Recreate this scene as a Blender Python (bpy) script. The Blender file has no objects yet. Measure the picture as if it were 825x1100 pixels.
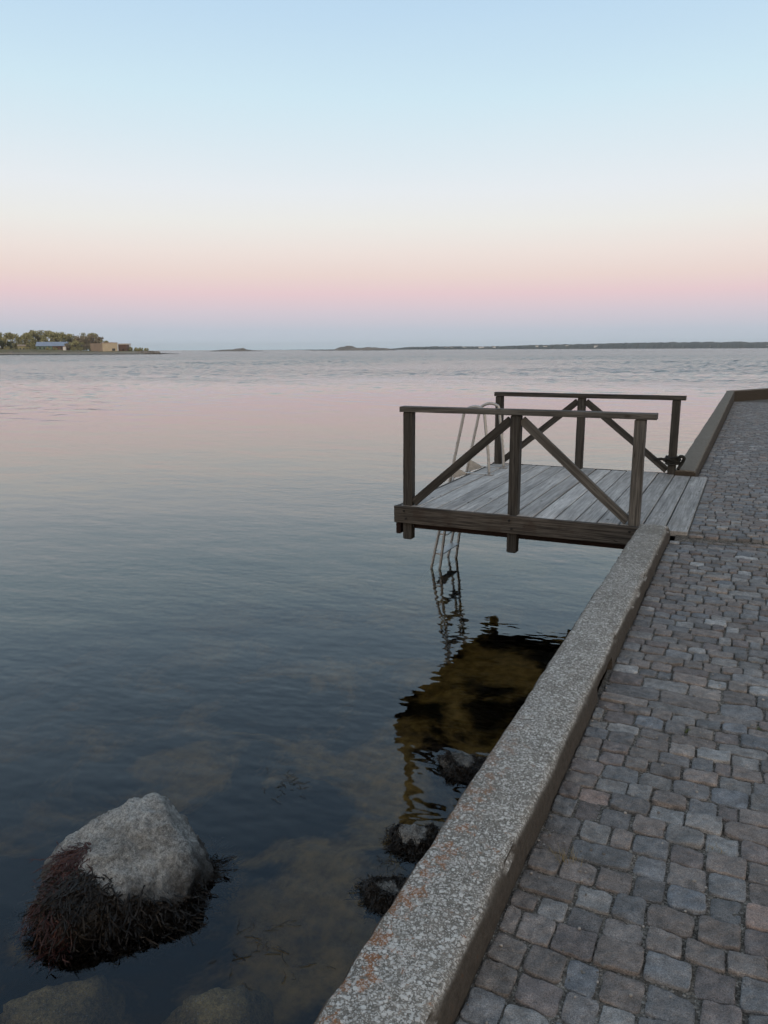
import bpy, bmesh, math, random
import numpy as np
from mathutils import Vector, Matrix, noise as mnoise

R = math.radians
scene = bpy.context.scene
COL = scene.collection
random.seed(7)

# ------------------------------------------------------------------ camera, sky, sun, exposure
EYE = 1.6
PITCH, YAW, ROLL = 11.96, 25.32, -0.22
cam_data = bpy.data.cameras.new("camera")
cam_data.sensor_width = 36.0
cam_data.lens = 826.0 / 1100.0 * 36.0
cam_data.clip_start = 0.05
cam_data.clip_end = 20000.0
cam = bpy.data.objects.new("camera", cam_data)
COL.objects.link(cam)
cam.matrix_world = (Matrix.Translation((0, 0, EYE)) @ Matrix.Rotation(R(YAW), 4, 'Z')
                    @ Matrix.Rotation(R(90 - PITCH), 4, 'X') @ Matrix.Rotation(R(ROLL), 4, 'Z'))
scene.camera = cam

FH = Vector((-math.sin(R(YAW)), math.cos(R(YAW)), 0))      # horizontal view direction
RT = Vector((math.cos(R(YAW)), math.sin(R(YAW)), 0))       # to the right of it


def lin(r, g, b, a=1.0):
    f = lambda c: (c / 255.0 / 12.92) if c <= 10.31 else ((c / 255.0 + 0.055) / 1.055) ** 2.4
    return (f(r), f(g), f(b), a)


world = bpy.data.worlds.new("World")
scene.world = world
world.use_nodes = True
nt = world.node_tree
nt.nodes.clear()
N = nt.nodes.new
L = nt.links.new
w_out = N("ShaderNodeOutputWorld")
w_bg = N("ShaderNodeBackground")
L(w_bg.outputs[0], w_out.inputs[0])
tc = N("ShaderNodeTexCoord")
sep = N("ShaderNodeSeparateXYZ")
L(tc.outputs["Generated"], sep.inputs[0])
mx = N("ShaderNodeMath"); mx.operation = 'MAXIMUM'; mx.inputs[1].default_value = 0.0
smap = N("ShaderNodeMapping"); smap.inputs["Scale"].default_value = (1.6, 1.6, 9.0)
L(tc.outputs["Generated"], smap.inputs[0])
snz = N("ShaderNodeTexNoise"); snz.inputs["Scale"].default_value = 1.0; snz.inputs["Detail"].default_value = 3.0
L(smap.outputs[0], snz.inputs["Vector"])
sm1 = N("ShaderNodeMath"); sm1.operation = 'MULTIPLY_ADD'; sm1.inputs[1].default_value = 0.040; sm1.inputs[2].default_value = -0.020
L(snz.outputs["Fac"], sm1.inputs[0])
sm2 = N("ShaderNodeMath"); sm2.operation = 'MULTIPLY_ADD'
L(sep.outputs["Z"], sm2.inputs[0]); L(sm1.outputs[0], sm2.inputs[1]); L(sep.outputs["Z"], sm2.inputs[2])
sm3 = N("ShaderNodeMath"); sm3.operation = 'MULTIPLY_ADD'; sm3.inputs[1].default_value = 0.22
L(sm1.outputs[0], sm3.inputs[0]); L(sm2.outputs[0], sm3.inputs[2])
L(sm3.outputs[0], mx.inputs[0])
sq = N("ShaderNodeMath"); sq.operation = 'SQRT'
L(mx.outputs[0], sq.inputs[0])
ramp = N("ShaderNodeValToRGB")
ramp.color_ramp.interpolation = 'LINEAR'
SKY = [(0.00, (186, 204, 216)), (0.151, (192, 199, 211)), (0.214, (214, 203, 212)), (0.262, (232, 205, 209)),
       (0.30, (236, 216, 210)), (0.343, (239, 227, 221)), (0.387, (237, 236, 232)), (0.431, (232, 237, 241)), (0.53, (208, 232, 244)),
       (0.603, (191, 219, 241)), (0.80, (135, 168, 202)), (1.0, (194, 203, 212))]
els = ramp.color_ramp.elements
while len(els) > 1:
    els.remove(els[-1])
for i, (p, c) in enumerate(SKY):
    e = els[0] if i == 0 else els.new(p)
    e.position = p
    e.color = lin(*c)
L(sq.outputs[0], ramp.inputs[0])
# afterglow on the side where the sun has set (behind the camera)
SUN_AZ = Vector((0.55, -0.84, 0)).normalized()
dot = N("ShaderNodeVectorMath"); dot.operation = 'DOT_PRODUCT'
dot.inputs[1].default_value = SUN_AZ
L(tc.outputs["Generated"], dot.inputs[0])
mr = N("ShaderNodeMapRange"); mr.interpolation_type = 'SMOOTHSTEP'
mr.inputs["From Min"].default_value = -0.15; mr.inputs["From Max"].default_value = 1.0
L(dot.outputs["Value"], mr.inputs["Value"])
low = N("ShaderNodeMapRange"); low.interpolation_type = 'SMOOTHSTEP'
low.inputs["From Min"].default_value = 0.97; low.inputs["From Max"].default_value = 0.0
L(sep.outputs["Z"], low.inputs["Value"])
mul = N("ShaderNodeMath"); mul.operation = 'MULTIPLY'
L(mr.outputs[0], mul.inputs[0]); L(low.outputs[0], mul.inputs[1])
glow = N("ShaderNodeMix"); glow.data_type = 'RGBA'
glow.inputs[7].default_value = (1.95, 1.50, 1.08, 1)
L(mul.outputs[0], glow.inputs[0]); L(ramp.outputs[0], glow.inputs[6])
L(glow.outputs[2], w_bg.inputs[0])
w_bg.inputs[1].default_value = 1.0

sun_data = bpy.data.lights.new("sun", 'SUN')
sun_data.energy = 0.12
sun_data.angle = R(50)
sun_data.color = (1.0, 0.80, 0.66)
sun = bpy.data.objects.new("sun", sun_data)
COL.objects.link(sun)
sun.rotation_euler = (SUN_AZ + Vector((0, 0, 0.45))).to_track_quat('Z', 'Y').to_euler()

scene.view_settings.view_transform = 'Standard'
scene.view_settings.look = 'None'
scene.view_settings.exposure = 0.0
scene.view_settings.gamma = 1.0
scene.view_settings.use_curve_mapping = False
scene.render.engine = 'CYCLES'
scene.cycles.use_denoising = True
scene.cycles.max_bounces = 10
scene.cycles.transmission_bounces = 8
scene.cycles.glossy_bounces = 5
scene.cycles.diffuse_bounces = 3
scene.cycles.volume_bounces = 0

WATER = -1.35
HAZE = 0.34 / 4000


# ------------------------------------------------------------------ helpers
def fbm(x, y, z, octv=4):
    return mnoise.fractal(Vector((x, y, z)), 1.0, 2.0, octv)


def mesh_obj(name, verts, faces, mat, parent=None, smooth=False, gc=None, loc=None):
    me = bpy.data.meshes.new(name)
    me.from_pydata([tuple(v) for v in verts], [], faces)
    if mat is not None:
        me.materials.append(mat)
    if smooth:
        me.polygons.foreach_set("use_smooth", [True] * len(me.polygons))
    if gc is not None:
        a = me.attributes.new("gc", 'FLOAT_VECTOR', 'POINT')
        a.data.foreach_set("vector", np.asarray(gc, dtype=np.float32).ravel())
    me.update()
    o = bpy.data.objects.new(name, me)
    COL.objects.link(o)
    if parent is not None:
        o.parent = parent
        o.matrix_parent_inverse = parent.matrix_world.inverted()
    if loc is not None:
        o.location = loc
    return o


def tag(o, label=None, cat=None, group=None, kind=None):
    if label: o["label"] = label
    if cat: o["category"] = cat
    if group: o["group"] = group
    if kind: o["kind"] = kind
    return o


def empty(name, loc, label, cat, group=None):
    o = bpy.data.objects.new(name, None)
    COL.objects.link(o)
    o.location = loc
    o.matrix_world = Matrix.Translation(loc)
    return tag(o, label, cat, group)


class MB:
    """collects geometry of one mesh"""
    def __init__(self):
        self.v, self.f, self.g = [], [], []

    def add(self, vs, fs, gs=None):
        b = len(self.v)
        self.v += [tuple(v) for v in vs]
        self.f += [tuple(b + i for i in f) for f in fs]
        self.g += list(gs) if gs is not None else [(0, 0, 0)] * len(vs)

    def timber(self, p0, p1, w, h, up=(0, 0, 1), ch=0.004, jit=0.0012, seg=0.16, end_ch=0.0):
        """a sawn timber from p0 to p1, w across, h along 'up'"""
        p0, p1 = Vector(p0), Vector(p1)
        d = (p1 - p0); Ln = d.length; d.normalize()
        up = Vector(up); side = d.cross(up).normalized(); up = side.cross(d).normalized()
        n = max(2, int(Ln / seg))
        a, b, c = w / 2, h / 2, ch
        prof = [(-a + c, -b), (a - c, -b), (a, -b + c), (a, b - c), (a - c, b), (-a + c, b), (-a, b - c), (-a, -b + c)]
        ro = Vector((random.uniform(0, 50), random.uniform(0, 50), random.uniform(0, 50)))
        vs, gs, fs = [], [], []
        ts = [i / n for i in range(n + 1)]
        k = 8
        rows = [(t, 1.0) for t in ts]
        if end_ch > 0:
            rows = [(0, 1 - 2 * end_ch / min(w, h)), (end_ch / Ln, 1)] + rows[1:-1] + [(1 - end_ch / Ln, 1), (1, 1 - 2 * end_ch / min(w, h))]
        bow = (random.uniform(-1, 1) * jit * 1.5, random.uniform(-1, 1) * jit * 1.5)
        for t, s in rows:
            q = math.sin(t * math.pi)
            for (x, y) in prof:
                x2 = x * s + random.uniform(-jit, jit) * .6 + bow[0] * q
                y2 = y * s + random.uniform(-jit, jit) * .6 + bow[1] * q
                vs.append(p0 + d * (t * Ln) + side * x2 + up * y2)
                gs.append((t * Ln + ro.x, x + ro.y, y + ro.z))
        m = len(rows)
        for i in range(m - 1):
            for j in range(k):
                j2 = (j + 1) % k
                fs.append((i * k + j, i * k + j2, (i + 1) * k + j2, (i + 1) * k + j))
        fs.append(tuple(range(k - 1, -1, -1)))
        fs.append(tuple((m - 1) * k + j for j in range(k)))
        self.add(vs, fs, gs)

    def tube(self, pts, r, k=10, cap=True):
        pts = [Vector(p) for p in pts]
        n = len(pts)
        rs = r if isinstance(r, (list, tuple)) else [r] * n
        vs, fs = [], []
        prev = None
        for i, p in enumerate(pts):
            t = (pts[min(i + 1, n - 1)] - pts[max(i - 1, 0)]).normalized()
            if prev is None:
                ref = Vector((0, 0, 1)) if abs(t.z) < .9 else Vector((1, 0, 0))
                s = t.cross(ref).normalized()
            else:
                s = (prev - t * prev.dot(t)).normalized()
            prev = s
            u = t.cross(s)
            for j in range(k):
                a = 2 * math.pi * j / k
                vs.append(p + (s * math.cos(a) + u * math.sin(a)) * rs[i])
        for i in range(n - 1):
            for j in range(k):
                j2 = (j + 1) % k
                fs.append((i * k + j, i * k + j2, (i + 1) * k + j2, (i + 1) * k + j))
        if cap:
            fs.append(tuple(range(k - 1, -1, -1)))
            fs.append(tuple((n - 1) * k + j for j in range(k)))
        self.add(vs, fs)

    def box(self, lo, hi):
        x0, y0, z0 = lo; x1, y1, z1 = hi
        v = [(x0, y0, z0), (x1, y0, z0), (x1, y1, z0), (x0, y1, z0), (x0, y0, z1), (x1, y0, z1), (x1, y1, z1), (x0, y1, z1)]
        f = [(3, 2, 1, 0), (4, 5, 6, 7), (0, 1, 5, 4), (1, 2, 6, 5), (2, 3, 7, 6), (3, 0, 4, 7)]
        self.add(v, f)

    def build(self, name, mat, parent=None, smooth=False):
        return mesh_obj(name, self.v, self.f, mat, parent, smooth, self.g)


def catmull(P, n=8):
    P = [Vector(p) for p in P]
    Q = [P[0] * 2 - P[1]] + P + [P[-1] * 2 - P[-2]]
    out = []
    for i in range(1, len(Q) - 2):
        for s in range(n):
            t = s / n
            a, b, c, d = Q[i - 1], Q[i], Q[i + 1], Q[i + 2]
            out.append(0.5 * ((2 * b) + (c - a) * t + (2 * a - 5 * b + 4 * c - d) * t * t + (3 * b - a - 3 * c + d) * t ** 3))
    out.append(P[-1])
    return out


# ------------------------------------------------------------------ node helpers
class Mat:
    def __init__(self, name):
        self.m = bpy.data.materials.new(name)
        self.m.use_nodes = True
        self.t = self.m.node_tree
        self.t.nodes.clear()
        self.out = self.n("ShaderNodeOutputMaterial")

    def n(self, typ, **kw):
        nd = self.t.nodes.new(typ)
        for k, v in kw.items():
            setattr(nd, k, v)
        return nd

    def l(self, a, b):
        self.t.links.new(a, b)

    def val(self, sock, v):
        if hasattr(v, "is_linked") or hasattr(v, "links"):
            self.l(v, sock)
        else:
            sock.default_value = v

    def math(self, op, a, b=0.0, c=None, clamp=False):
        nd = self.n("ShaderNodeMath", operation=op, use_clamp=clamp)
        self.val(nd.inputs[0], a); self.val(nd.inputs[1], b)
        if c is not None: self.val(nd.inputs[2], c)
        return nd.outputs[0]

    def vmath(self, op, a, b=(0, 0, 0)):
        nd = self.n("ShaderNodeVectorMath", operation=op)
        self.val(nd.inputs[0], a); self.val(nd.inputs[1], b)
        return nd.outputs[0]

    def noise(self, vec, scale, detail=2.0, rough=0.5, lac=2.0, dist=0.0):
        nd = self.n("ShaderNodeTexNoise")
        self.val(nd.inputs["Vector"], vec)
        nd.inputs["Scale"].default_value = scale
        nd.inputs["Detail"].default_value = detail
        nd.inputs["Roughness"].default_value = rough
        nd.inputs["Lacunarity"].default_value = lac
        nd.inputs["Distortion"].default_value = dist
        return nd.outputs["Fac"]

    def voro(self, vec, scale, feature='F1', out="Distance", rnd=1.0):
        nd = self.n("ShaderNodeTexVoronoi", feature=feature)
        self.val(nd.inputs["Vector"], vec)
        nd.inputs["Scale"].default_value = scale
        nd.inputs["Randomness"].default_value = rnd
        return nd.outputs[out]

    def smooth(self, v, a, b, lo=0.0, hi=1.0):
        nd = self.n("ShaderNodeMapRange", interpolation_type='SMOOTHSTEP')
        self.val(nd.inputs["Value"], v)
        nd.inputs["From Min"].default_value = a; nd.inputs["From Max"].default_value = b
        nd.inputs["To Min"].default_value = lo; nd.inputs["To Max"].default_value = hi
        return nd.outputs[0]

    def lerp(self, v, a, b, lo, hi):
        nd = self.n("ShaderNodeMapRange")
        self.val(nd.inputs["Value"], v)
        nd.inputs["From Min"].default_value = a; nd.inputs["From Max"].default_value = b
        nd.inputs["To Min"].default_value = lo; nd.inputs["To Max"].default_value = hi
        return nd.outputs[0]

    def mix(self, fac, a, b, blend='MIX'):
        nd = self.n("ShaderNodeMix", data_type='RGBA', blend_type=blend)
        self.val(nd.inputs[0], fac)
        for s, v in ((nd.inputs[6], a), (nd.inputs[7], b)):
            if isinstance(v, tuple) and len(v) == 3: v = v + (1.0,)
            self.val(s, v)
        return nd.outputs[2]

    def ramp(self, fac, stops, interp='LINEAR'):
        nd = self.n("ShaderNodeValToRGB")
        nd.color_ramp.interpolation = interp
        e = nd.color_ramp.elements
        while len(e) > 1: e.remove(e[-1])
        for i, (p, c) in enumerate(stops):
            q = e[0] if i == 0 else e.new(p)
            q.position = p
            q.color = c + (1.0,) if len(c) == 3 else c
        self.val(nd.inputs[0], fac)
        return nd.outputs[0]

    def grey(self, v):
        nd = self.n("ShaderNodeCombineColor")
        for i in range(3): self.val(nd.inputs[i], v)
        return nd.outputs[0]

    def bump(self, h, strength=0.5, dist=0.01, normal=None):
        nd = self.n("ShaderNodeBump")
        nd.inputs["Strength"].default_value = strength
        nd.inputs["Distance"].default_value = dist
        self.val(nd.inputs["Height"], h)
        if normal is not None: self.l(normal, nd.inputs["Normal"])
        return nd.outputs[0]

    def bsdf(self, color, rough=0.8, normal=None, metallic=0.0, spec=0.5):
        b = self.n("ShaderNodeBsdfPrincipled")
        if isinstance(color, tuple) and len(color) == 3: color = color + (1.0,)
        self.val(b.inputs["Base Color"], color)
        self.val(b.inputs["Roughness"], rough)
        b.inputs["Metallic"].default_value = metallic
        b.inputs["Specular IOR Level"].default_value = spec
        if normal is not None: self.l(normal, b.inputs["Normal"])
        self.l(b.outputs[0], self.out.inputs["Surface"])
        return b

    def obj(self):
        return self.n("ShaderNodeTexCoord").outputs["Object"]

    def xyz(self, v):
        s = self.n("ShaderNodeSeparateXYZ")
        self.l(v, s.inputs[0])
        return s.outputs

    def attr(self, name, out="Vector"):
        return self.n("ShaderNodeAttribute", attribute_name=name).outputs[out]

    def island(self):
        return self.n("ShaderNodeNewGeometry").outputs["Random Per Island"]


# ------------------------------------------------------------------ materials
def m_sett():
    M = Mat("granite_setts")
    co = M.obj()
    r = M.island()
    base = M.ramp(r, [(0.0, (.098, .096, .096)), (0.13, (.116, .106, .100)), (0.25, (.104, .106, .109)),
                      (0.36, (.122, .108, .100)), (0.47, (.130, .128, .125)), (0.58, (.104, .093, .090)),
                      (0.68, (.110, .112, .114)), (0.78, (.134, .122, .113)), (0.86, (.152, .150, .146)),
                      (0.915, (.095, .101, .109)), (0.955, (.185, .186, .184)), (0.990, (.155, .122, .108))], 'CONSTANT')
    base = M.mix(1.0, base, (1.01, 1.0, .985), 'MULTIPLY')
    j = M.n("ShaderNodeTexWhiteNoise", noise_dimensions='1D')
    M.val(j.inputs["W"], M.math('MULTIPLY', r, 913.7))
    base = M.mix(1.0, base, M.grey(M.lerp(j.outputs["Value"], 0, 1, 1.05, 1.58)), 'MULTIPLY')
    grain = M.noise(co, 260, 3, .7)
    blot = M.noise(co, 28, 4, .6)
    wear = M.noise(co, 7, 3, .55)
    v = M.math('MULTIPLY', M.lerp(grain, .3, .7, .45, 1.6), M.lerp(blot, .3, .7, .66, 1.34))
    v = M.math('MULTIPLY', v, M.lerp(wear, .3, .7, .85, 1.15))
    base = M.mix(1.0, base, M.grey(v), 'MULTIPLY')
    spk = M.smooth(M.noise(co, 420, 1, .5), .66, .74)
    base = M.mix(M.math('MULTIPLY', spk, .6), base, (.34, .34, .33))
    dust = M.smooth(M.noise(co, 16, 5, .7), .55, .75)
    base = M.mix(M.math('MULTIPLY', dust, .35), base, (.15, .14, .125))
    h = M.math('ADD', M.math('MULTIPLY', grain, .25), M.math('MULTIPLY', blot, 1.0))
    M.bsdf(base, M.lerp(blot, .3, .7, .62, .82), M.bump(h, 1.0, .011), spec=.3)
    return M.m


def m_grit():
    M = Mat("joint_grit")
    co = M.obj()
    v = M.voro(co, 170, 'F1', "Color")
    g = M.ramp(M.xyz(v)[0], [(0, (.055, .050, .043)), (.4, (.105, .096, .084)), (.75, (.150, .138, .120)), (1, (.26, .245, .22))])
    n = M.noise(co, 20, 4, .6)
    col = M.mix(1.0, g, M.grey(M.lerp(n, .3, .7, .55, 1.2)), 'MULTIPLY')
    d = M.voro(co, 170, 'F1', "Distance")
    M.bsdf(col, .95, M.bump(M.math('SUBTRACT', 1.0, d), .9, .004), spec=.2)
    return M.m


def m_wall(lichen=True):
    M = Mat("lichened_stone" if lichen else "brown_stone")
    co = M.obj()
    X, Y, Z = M.xyz(co)
    n1 = M.noise(co, 5, 5, .6)
    n2 = M.noise(co, 40, 4, .65)
    n3 = M.noise(co, 190, 3, .65)
    col = M.mix(n1, (.140, .130, .112), (.235, .222, .196)) if lichen else M.mix(n1, (.120, .106, .085), (.165, .148, .122))
    col = M.mix(1.0, col, M.grey(M.math('MULTIPLY', M.lerp(n2, .3, .7, .65, 1.3), M.lerp(n3, .3, .7, .6, 1.4))), 'MULTIPLY')
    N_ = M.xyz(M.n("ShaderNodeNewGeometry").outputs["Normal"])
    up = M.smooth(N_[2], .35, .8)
    if lichen:
        # grey-white crust lichen in small rounded thalli
        warp = M.vmath('ADD', co, M.vmath('MULTIPLY', M.n_color(co, 60), (.016, .016, .016)))
        dens = M.math('ADD', M.math('MULTIPLY', M.noise(co, 9, 4, .65), .6), M.math('MULTIPLY', M.noise(co, 1.9, 2, .5), .4))
        axis = M.math('ABSOLUTE', M.math('ADD', X, .678))
        edge = M.smooth(axis, .165, .125)
        ylow = M.smooth(Y, 7.2, 3.5, .2, 1.0)
        dd = M.math('ADD', M.math('MULTIPLY', M.math('SUBTRACT', dens, .5), 2.6), M.math('MULTIPLY', M.math('MULTIPLY', edge, ylow), .62))
        dd = M.math('ADD', dd, .10)
        lm = None
        for sc_ in (74, 120, 200):
            vn = M.n("ShaderNodeTexVoronoi"); M.l(warp, vn.inputs["Vector"]); vn.inputs["Scale"].default_value = sc_
            cr = M.xyz(vn.outputs["Color"])
            keep = M.smooth(M.math('SUBTRACT', dd, cr[0]), -.04, .04)
            rad = M.lerp(cr[1], 0, 1, .22, .56)
            mk = M.math('MULTIPLY', keep, M.smooth(M.math('SUBTRACT', rad, vn.outputs["Distance"]), -.03, .09))
            mk = M.math('MULTIPLY', mk, M.lerp(cr[2], 0, 1, .45, 1.0))
            lm = mk if lm is None else M.math('MAXIMUM', lm, mk)
        lm = M.math('MULTIPLY', lm, up)
        # orange crust lichen, mostly along the seaward edge near the viewer
        om = M.smooth(M.math('ADD', M.noise(warp, 20, 5, .7), M.math('MULTIPLY', M.smooth(X, -.62, -.80), .16)), .63, .69)
        om = M.math('MULTIPLY', om, M.smooth(Y, 3.4, 1.7))
        om = M.math('MULTIPLY', om, M.lerp(n3, .3, .6, .3, .95))
        col = M.mix(M.math('MULTIPLY', om, .97, clamp=True), col, M.mix(n2, (.19, .062, .014), (.30, .115, .028)))
        lm = M.math('MULTIPLY', lm, M.math('SUBTRACT', 1.0, M.math('MULTIPLY', om, .45)))
        lc = M.mix(n3, (.44, .435, .41), (.72, .71, .675))
        col = M.mix(M.math('MULTIPLY', lm, .95, clamp=True), col, lc)
        # bare brown strip along the seaward arris
        rim = M.math('MULTIPLY', M.smooth(X, -.765, -.80), M.smooth(n1, .3, .6))
        col = M.mix(M.math('MULTIPLY', rim, .5), col, (.125, .098, .070))
    else:
        lm = M.math('MULTIPLY', M.smooth(M.noise(co, 30, 5, .7), .58, .68), up)
        col = M.mix(M.math('MULTIPLY', lm, .5), col, (.27, .25, .21))
    # dark brown vertical faces
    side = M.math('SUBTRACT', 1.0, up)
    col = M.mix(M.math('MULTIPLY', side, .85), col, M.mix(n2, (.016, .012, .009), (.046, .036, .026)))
    tide = M.smooth(M.math('ADD', Z, M.math('MULTIPLY', n1, .25)), -.75, -1.05)
    col = M.mix(tide, col, (.018, .018, .013))
    h = M.math('ADD', M.math('MULTIPLY', n3, .5), M.math('MULTIPLY', n2, 1.0))
    if lichen:
        h = M.math('ADD', h, M.math('MULTIPLY', lm, .35))
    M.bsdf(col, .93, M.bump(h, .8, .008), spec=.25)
    return M.m


def _n_color(self, vec, scale):
    nd = self.n("ShaderNodeTexNoise")
    self.val(nd.inputs["Vector"], vec)
    nd.inputs["Scale"].default_value = scale
    nd.inputs["Detail"].default_value = 2
    return self.vmath('SUBTRACT', nd.outputs["Color"], (.5, .5, .5))


Mat.n_color = _n_color


def m_wood(name, dark, light, warm=(.1, .07, .05), warm_amt=.2, streak=1.0, rough=.85):
    M = Mat(name)
    gc = M.attr("gc")
    r = M.island()
    s1 = M.n("ShaderNodeMapping"); M.l(gc, s1.inputs[0]); s1.inputs["Scale"].default_value = (1.6, 55, 55)
    s2 = M.n("ShaderNodeMapping"); M.l(gc, s2.inputs[0]); s2.inputs["Scale"].default_value = (5, 190, 190)
    s3 = M.n("ShaderNodeMapping"); M.l(gc, s3.inputs[0]); s3.inputs["Scale"].default_value = (1.4, 12, 12)
    g1 = M.noise(s1.outputs[0], 1.0, 4, .6, dist=.5)
    g2 = M.noise(s2.outputs[0], 1.0, 2, .6)
    blot = M.noise(s3.outputs[0], 1.0, 4, .65)
    f = M.math('ADD', M.math('MULTIPLY', g1, .62), M.math('MULTIPLY', g2, .38))
    col = M.mix(M.smooth(f, .36, .64), dark, light)
    col = M.mix(1.0, col, M.grey(M.lerp(blot, .3, .7, .62, 1.28)), 'MULTIPLY')
    col = M.mix(1.0, col, M.grey(M.lerp(r, 0, 1, .82, 1.16)), 'MULTIPLY')
    col = M.mix(M.math('MULTIPLY', M.smooth(M.noise(gc, 5, 3, .6), .50, .68), warm_amt), col, warm)
    # drying cracks along the grain, and knots
    s4 = M.n("ShaderNodeMapping"); M.l(gc, s4.inputs[0]); s4.inputs["Scale"].default_value = (2.2, 34, 34)
    ck = M.noise(s4.outputs[0], 1.0, 2, .5, dist=.3)
    crack = M.smooth(M.math('ABSOLUTE', M.math('SUBTRACT', ck, .5)), .012, .0)
    crack = M.math('MULTIPLY', crack, M.smooth(blot, .48, .60))
    s5 = M.n("ShaderNodeMapping"); M.l(gc, s5.inputs[0]); s5.inputs["Scale"].default_value = (2.6, 6, 6)
    kn = M.smooth(M.voro(s5.outputs[0], 1.0), .12, .03)
    col = M.mix(M.math('MULTIPLY', crack, .85 * streak), col, (.010, .009, .008))
    col = M.mix(M.math('MULTIPLY', kn, .7), col, (.030, .022, .016))
    h = M.math('SUBTRACT', M.math('ADD', M.math('MULTIPLY', g1, .6), M.math('MULTIPLY', g2, .4)), crack)
    M.bsdf(col, rough, M.bump(h, .55, .004), spec=.3)
    return M.m


def m_rock(name, light, dark, weed_line=None):
    M = Mat(name)
    co = M.obj()
    n1 = M.noise(co, 6, 5, .6); n2 = M.noise(co, 45, 4, .7); n3 = M.noise(co, 200, 2, .6)
    col = M.mix(M.smooth(n1, .35, .65), dark, light)
    col = M.mix(1.0, col, M.grey(M.math('MULTIPLY', M.lerp(n2, .3, .7, .42, 1.6), M.lerp(n3, .3, .7, .5, 1.5))), 'MULTIPLY')
    col = M.mix(M.math('MULTIPLY', M.smooth(M.noise(co, 110, 2, .5), .60, .68), .6), col, (.46, .46, .43))
    if weed_line is not None:
        z = M.math('ADD', M.xyz(co)[2], M.math('MULTIPLY', M.math('SUBTRACT', n1, .5), .35))
        wet = M.smooth(z, weed_line, weed_line - .16)
        col = M.mix(M.math('MULTIPLY', wet, .86), col, M.mix(n2, (.012, .011, .010), (.05, .042, .035)))
    M.bsdf(col, .85, M.bump(M.math('ADD', n2, M.math('MULTIPLY', n3, .5)), 1.0, .022), spec=.35)
    return M.m


def m_simple(name, col, rough=.8, var=.3, scale=8, metallic=0.0, bump=0.0, spec=.4):
    M = Mat(name)
    co = M.obj()
    n = M.noise(co, scale, 4, .6)
    c = M.mix(1.0, col + (1.0,), M.grey(M.lerp(n, .3, .7, 1 - var, 1 + var)), 'MULTIPLY')
    M.bsdf(c, rough, M.bump(n, bump, .01) if bump else None, metallic, spec)
    return M.m


def m_leaf(name, a, b):
    M = Mat(name)
    c = M.mix(M.island(), a, b)
    big = M.noise(M.obj(), .35, 2, .5)
    c = M.mix(1.0, c, M.grey(M.lerp(big, .3, .7, .75, 1.25)), 'MULTIPLY')
    M.bsdf(c, .9, None, 0, .2)
    return M.m


def m_weed(name, a, b, rough=.35):
    M = Mat(name)
    c = M.mix(M.island(), a, b)
    M.bsdf(c, rough, None, 0, .3)
    return M.m


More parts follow.
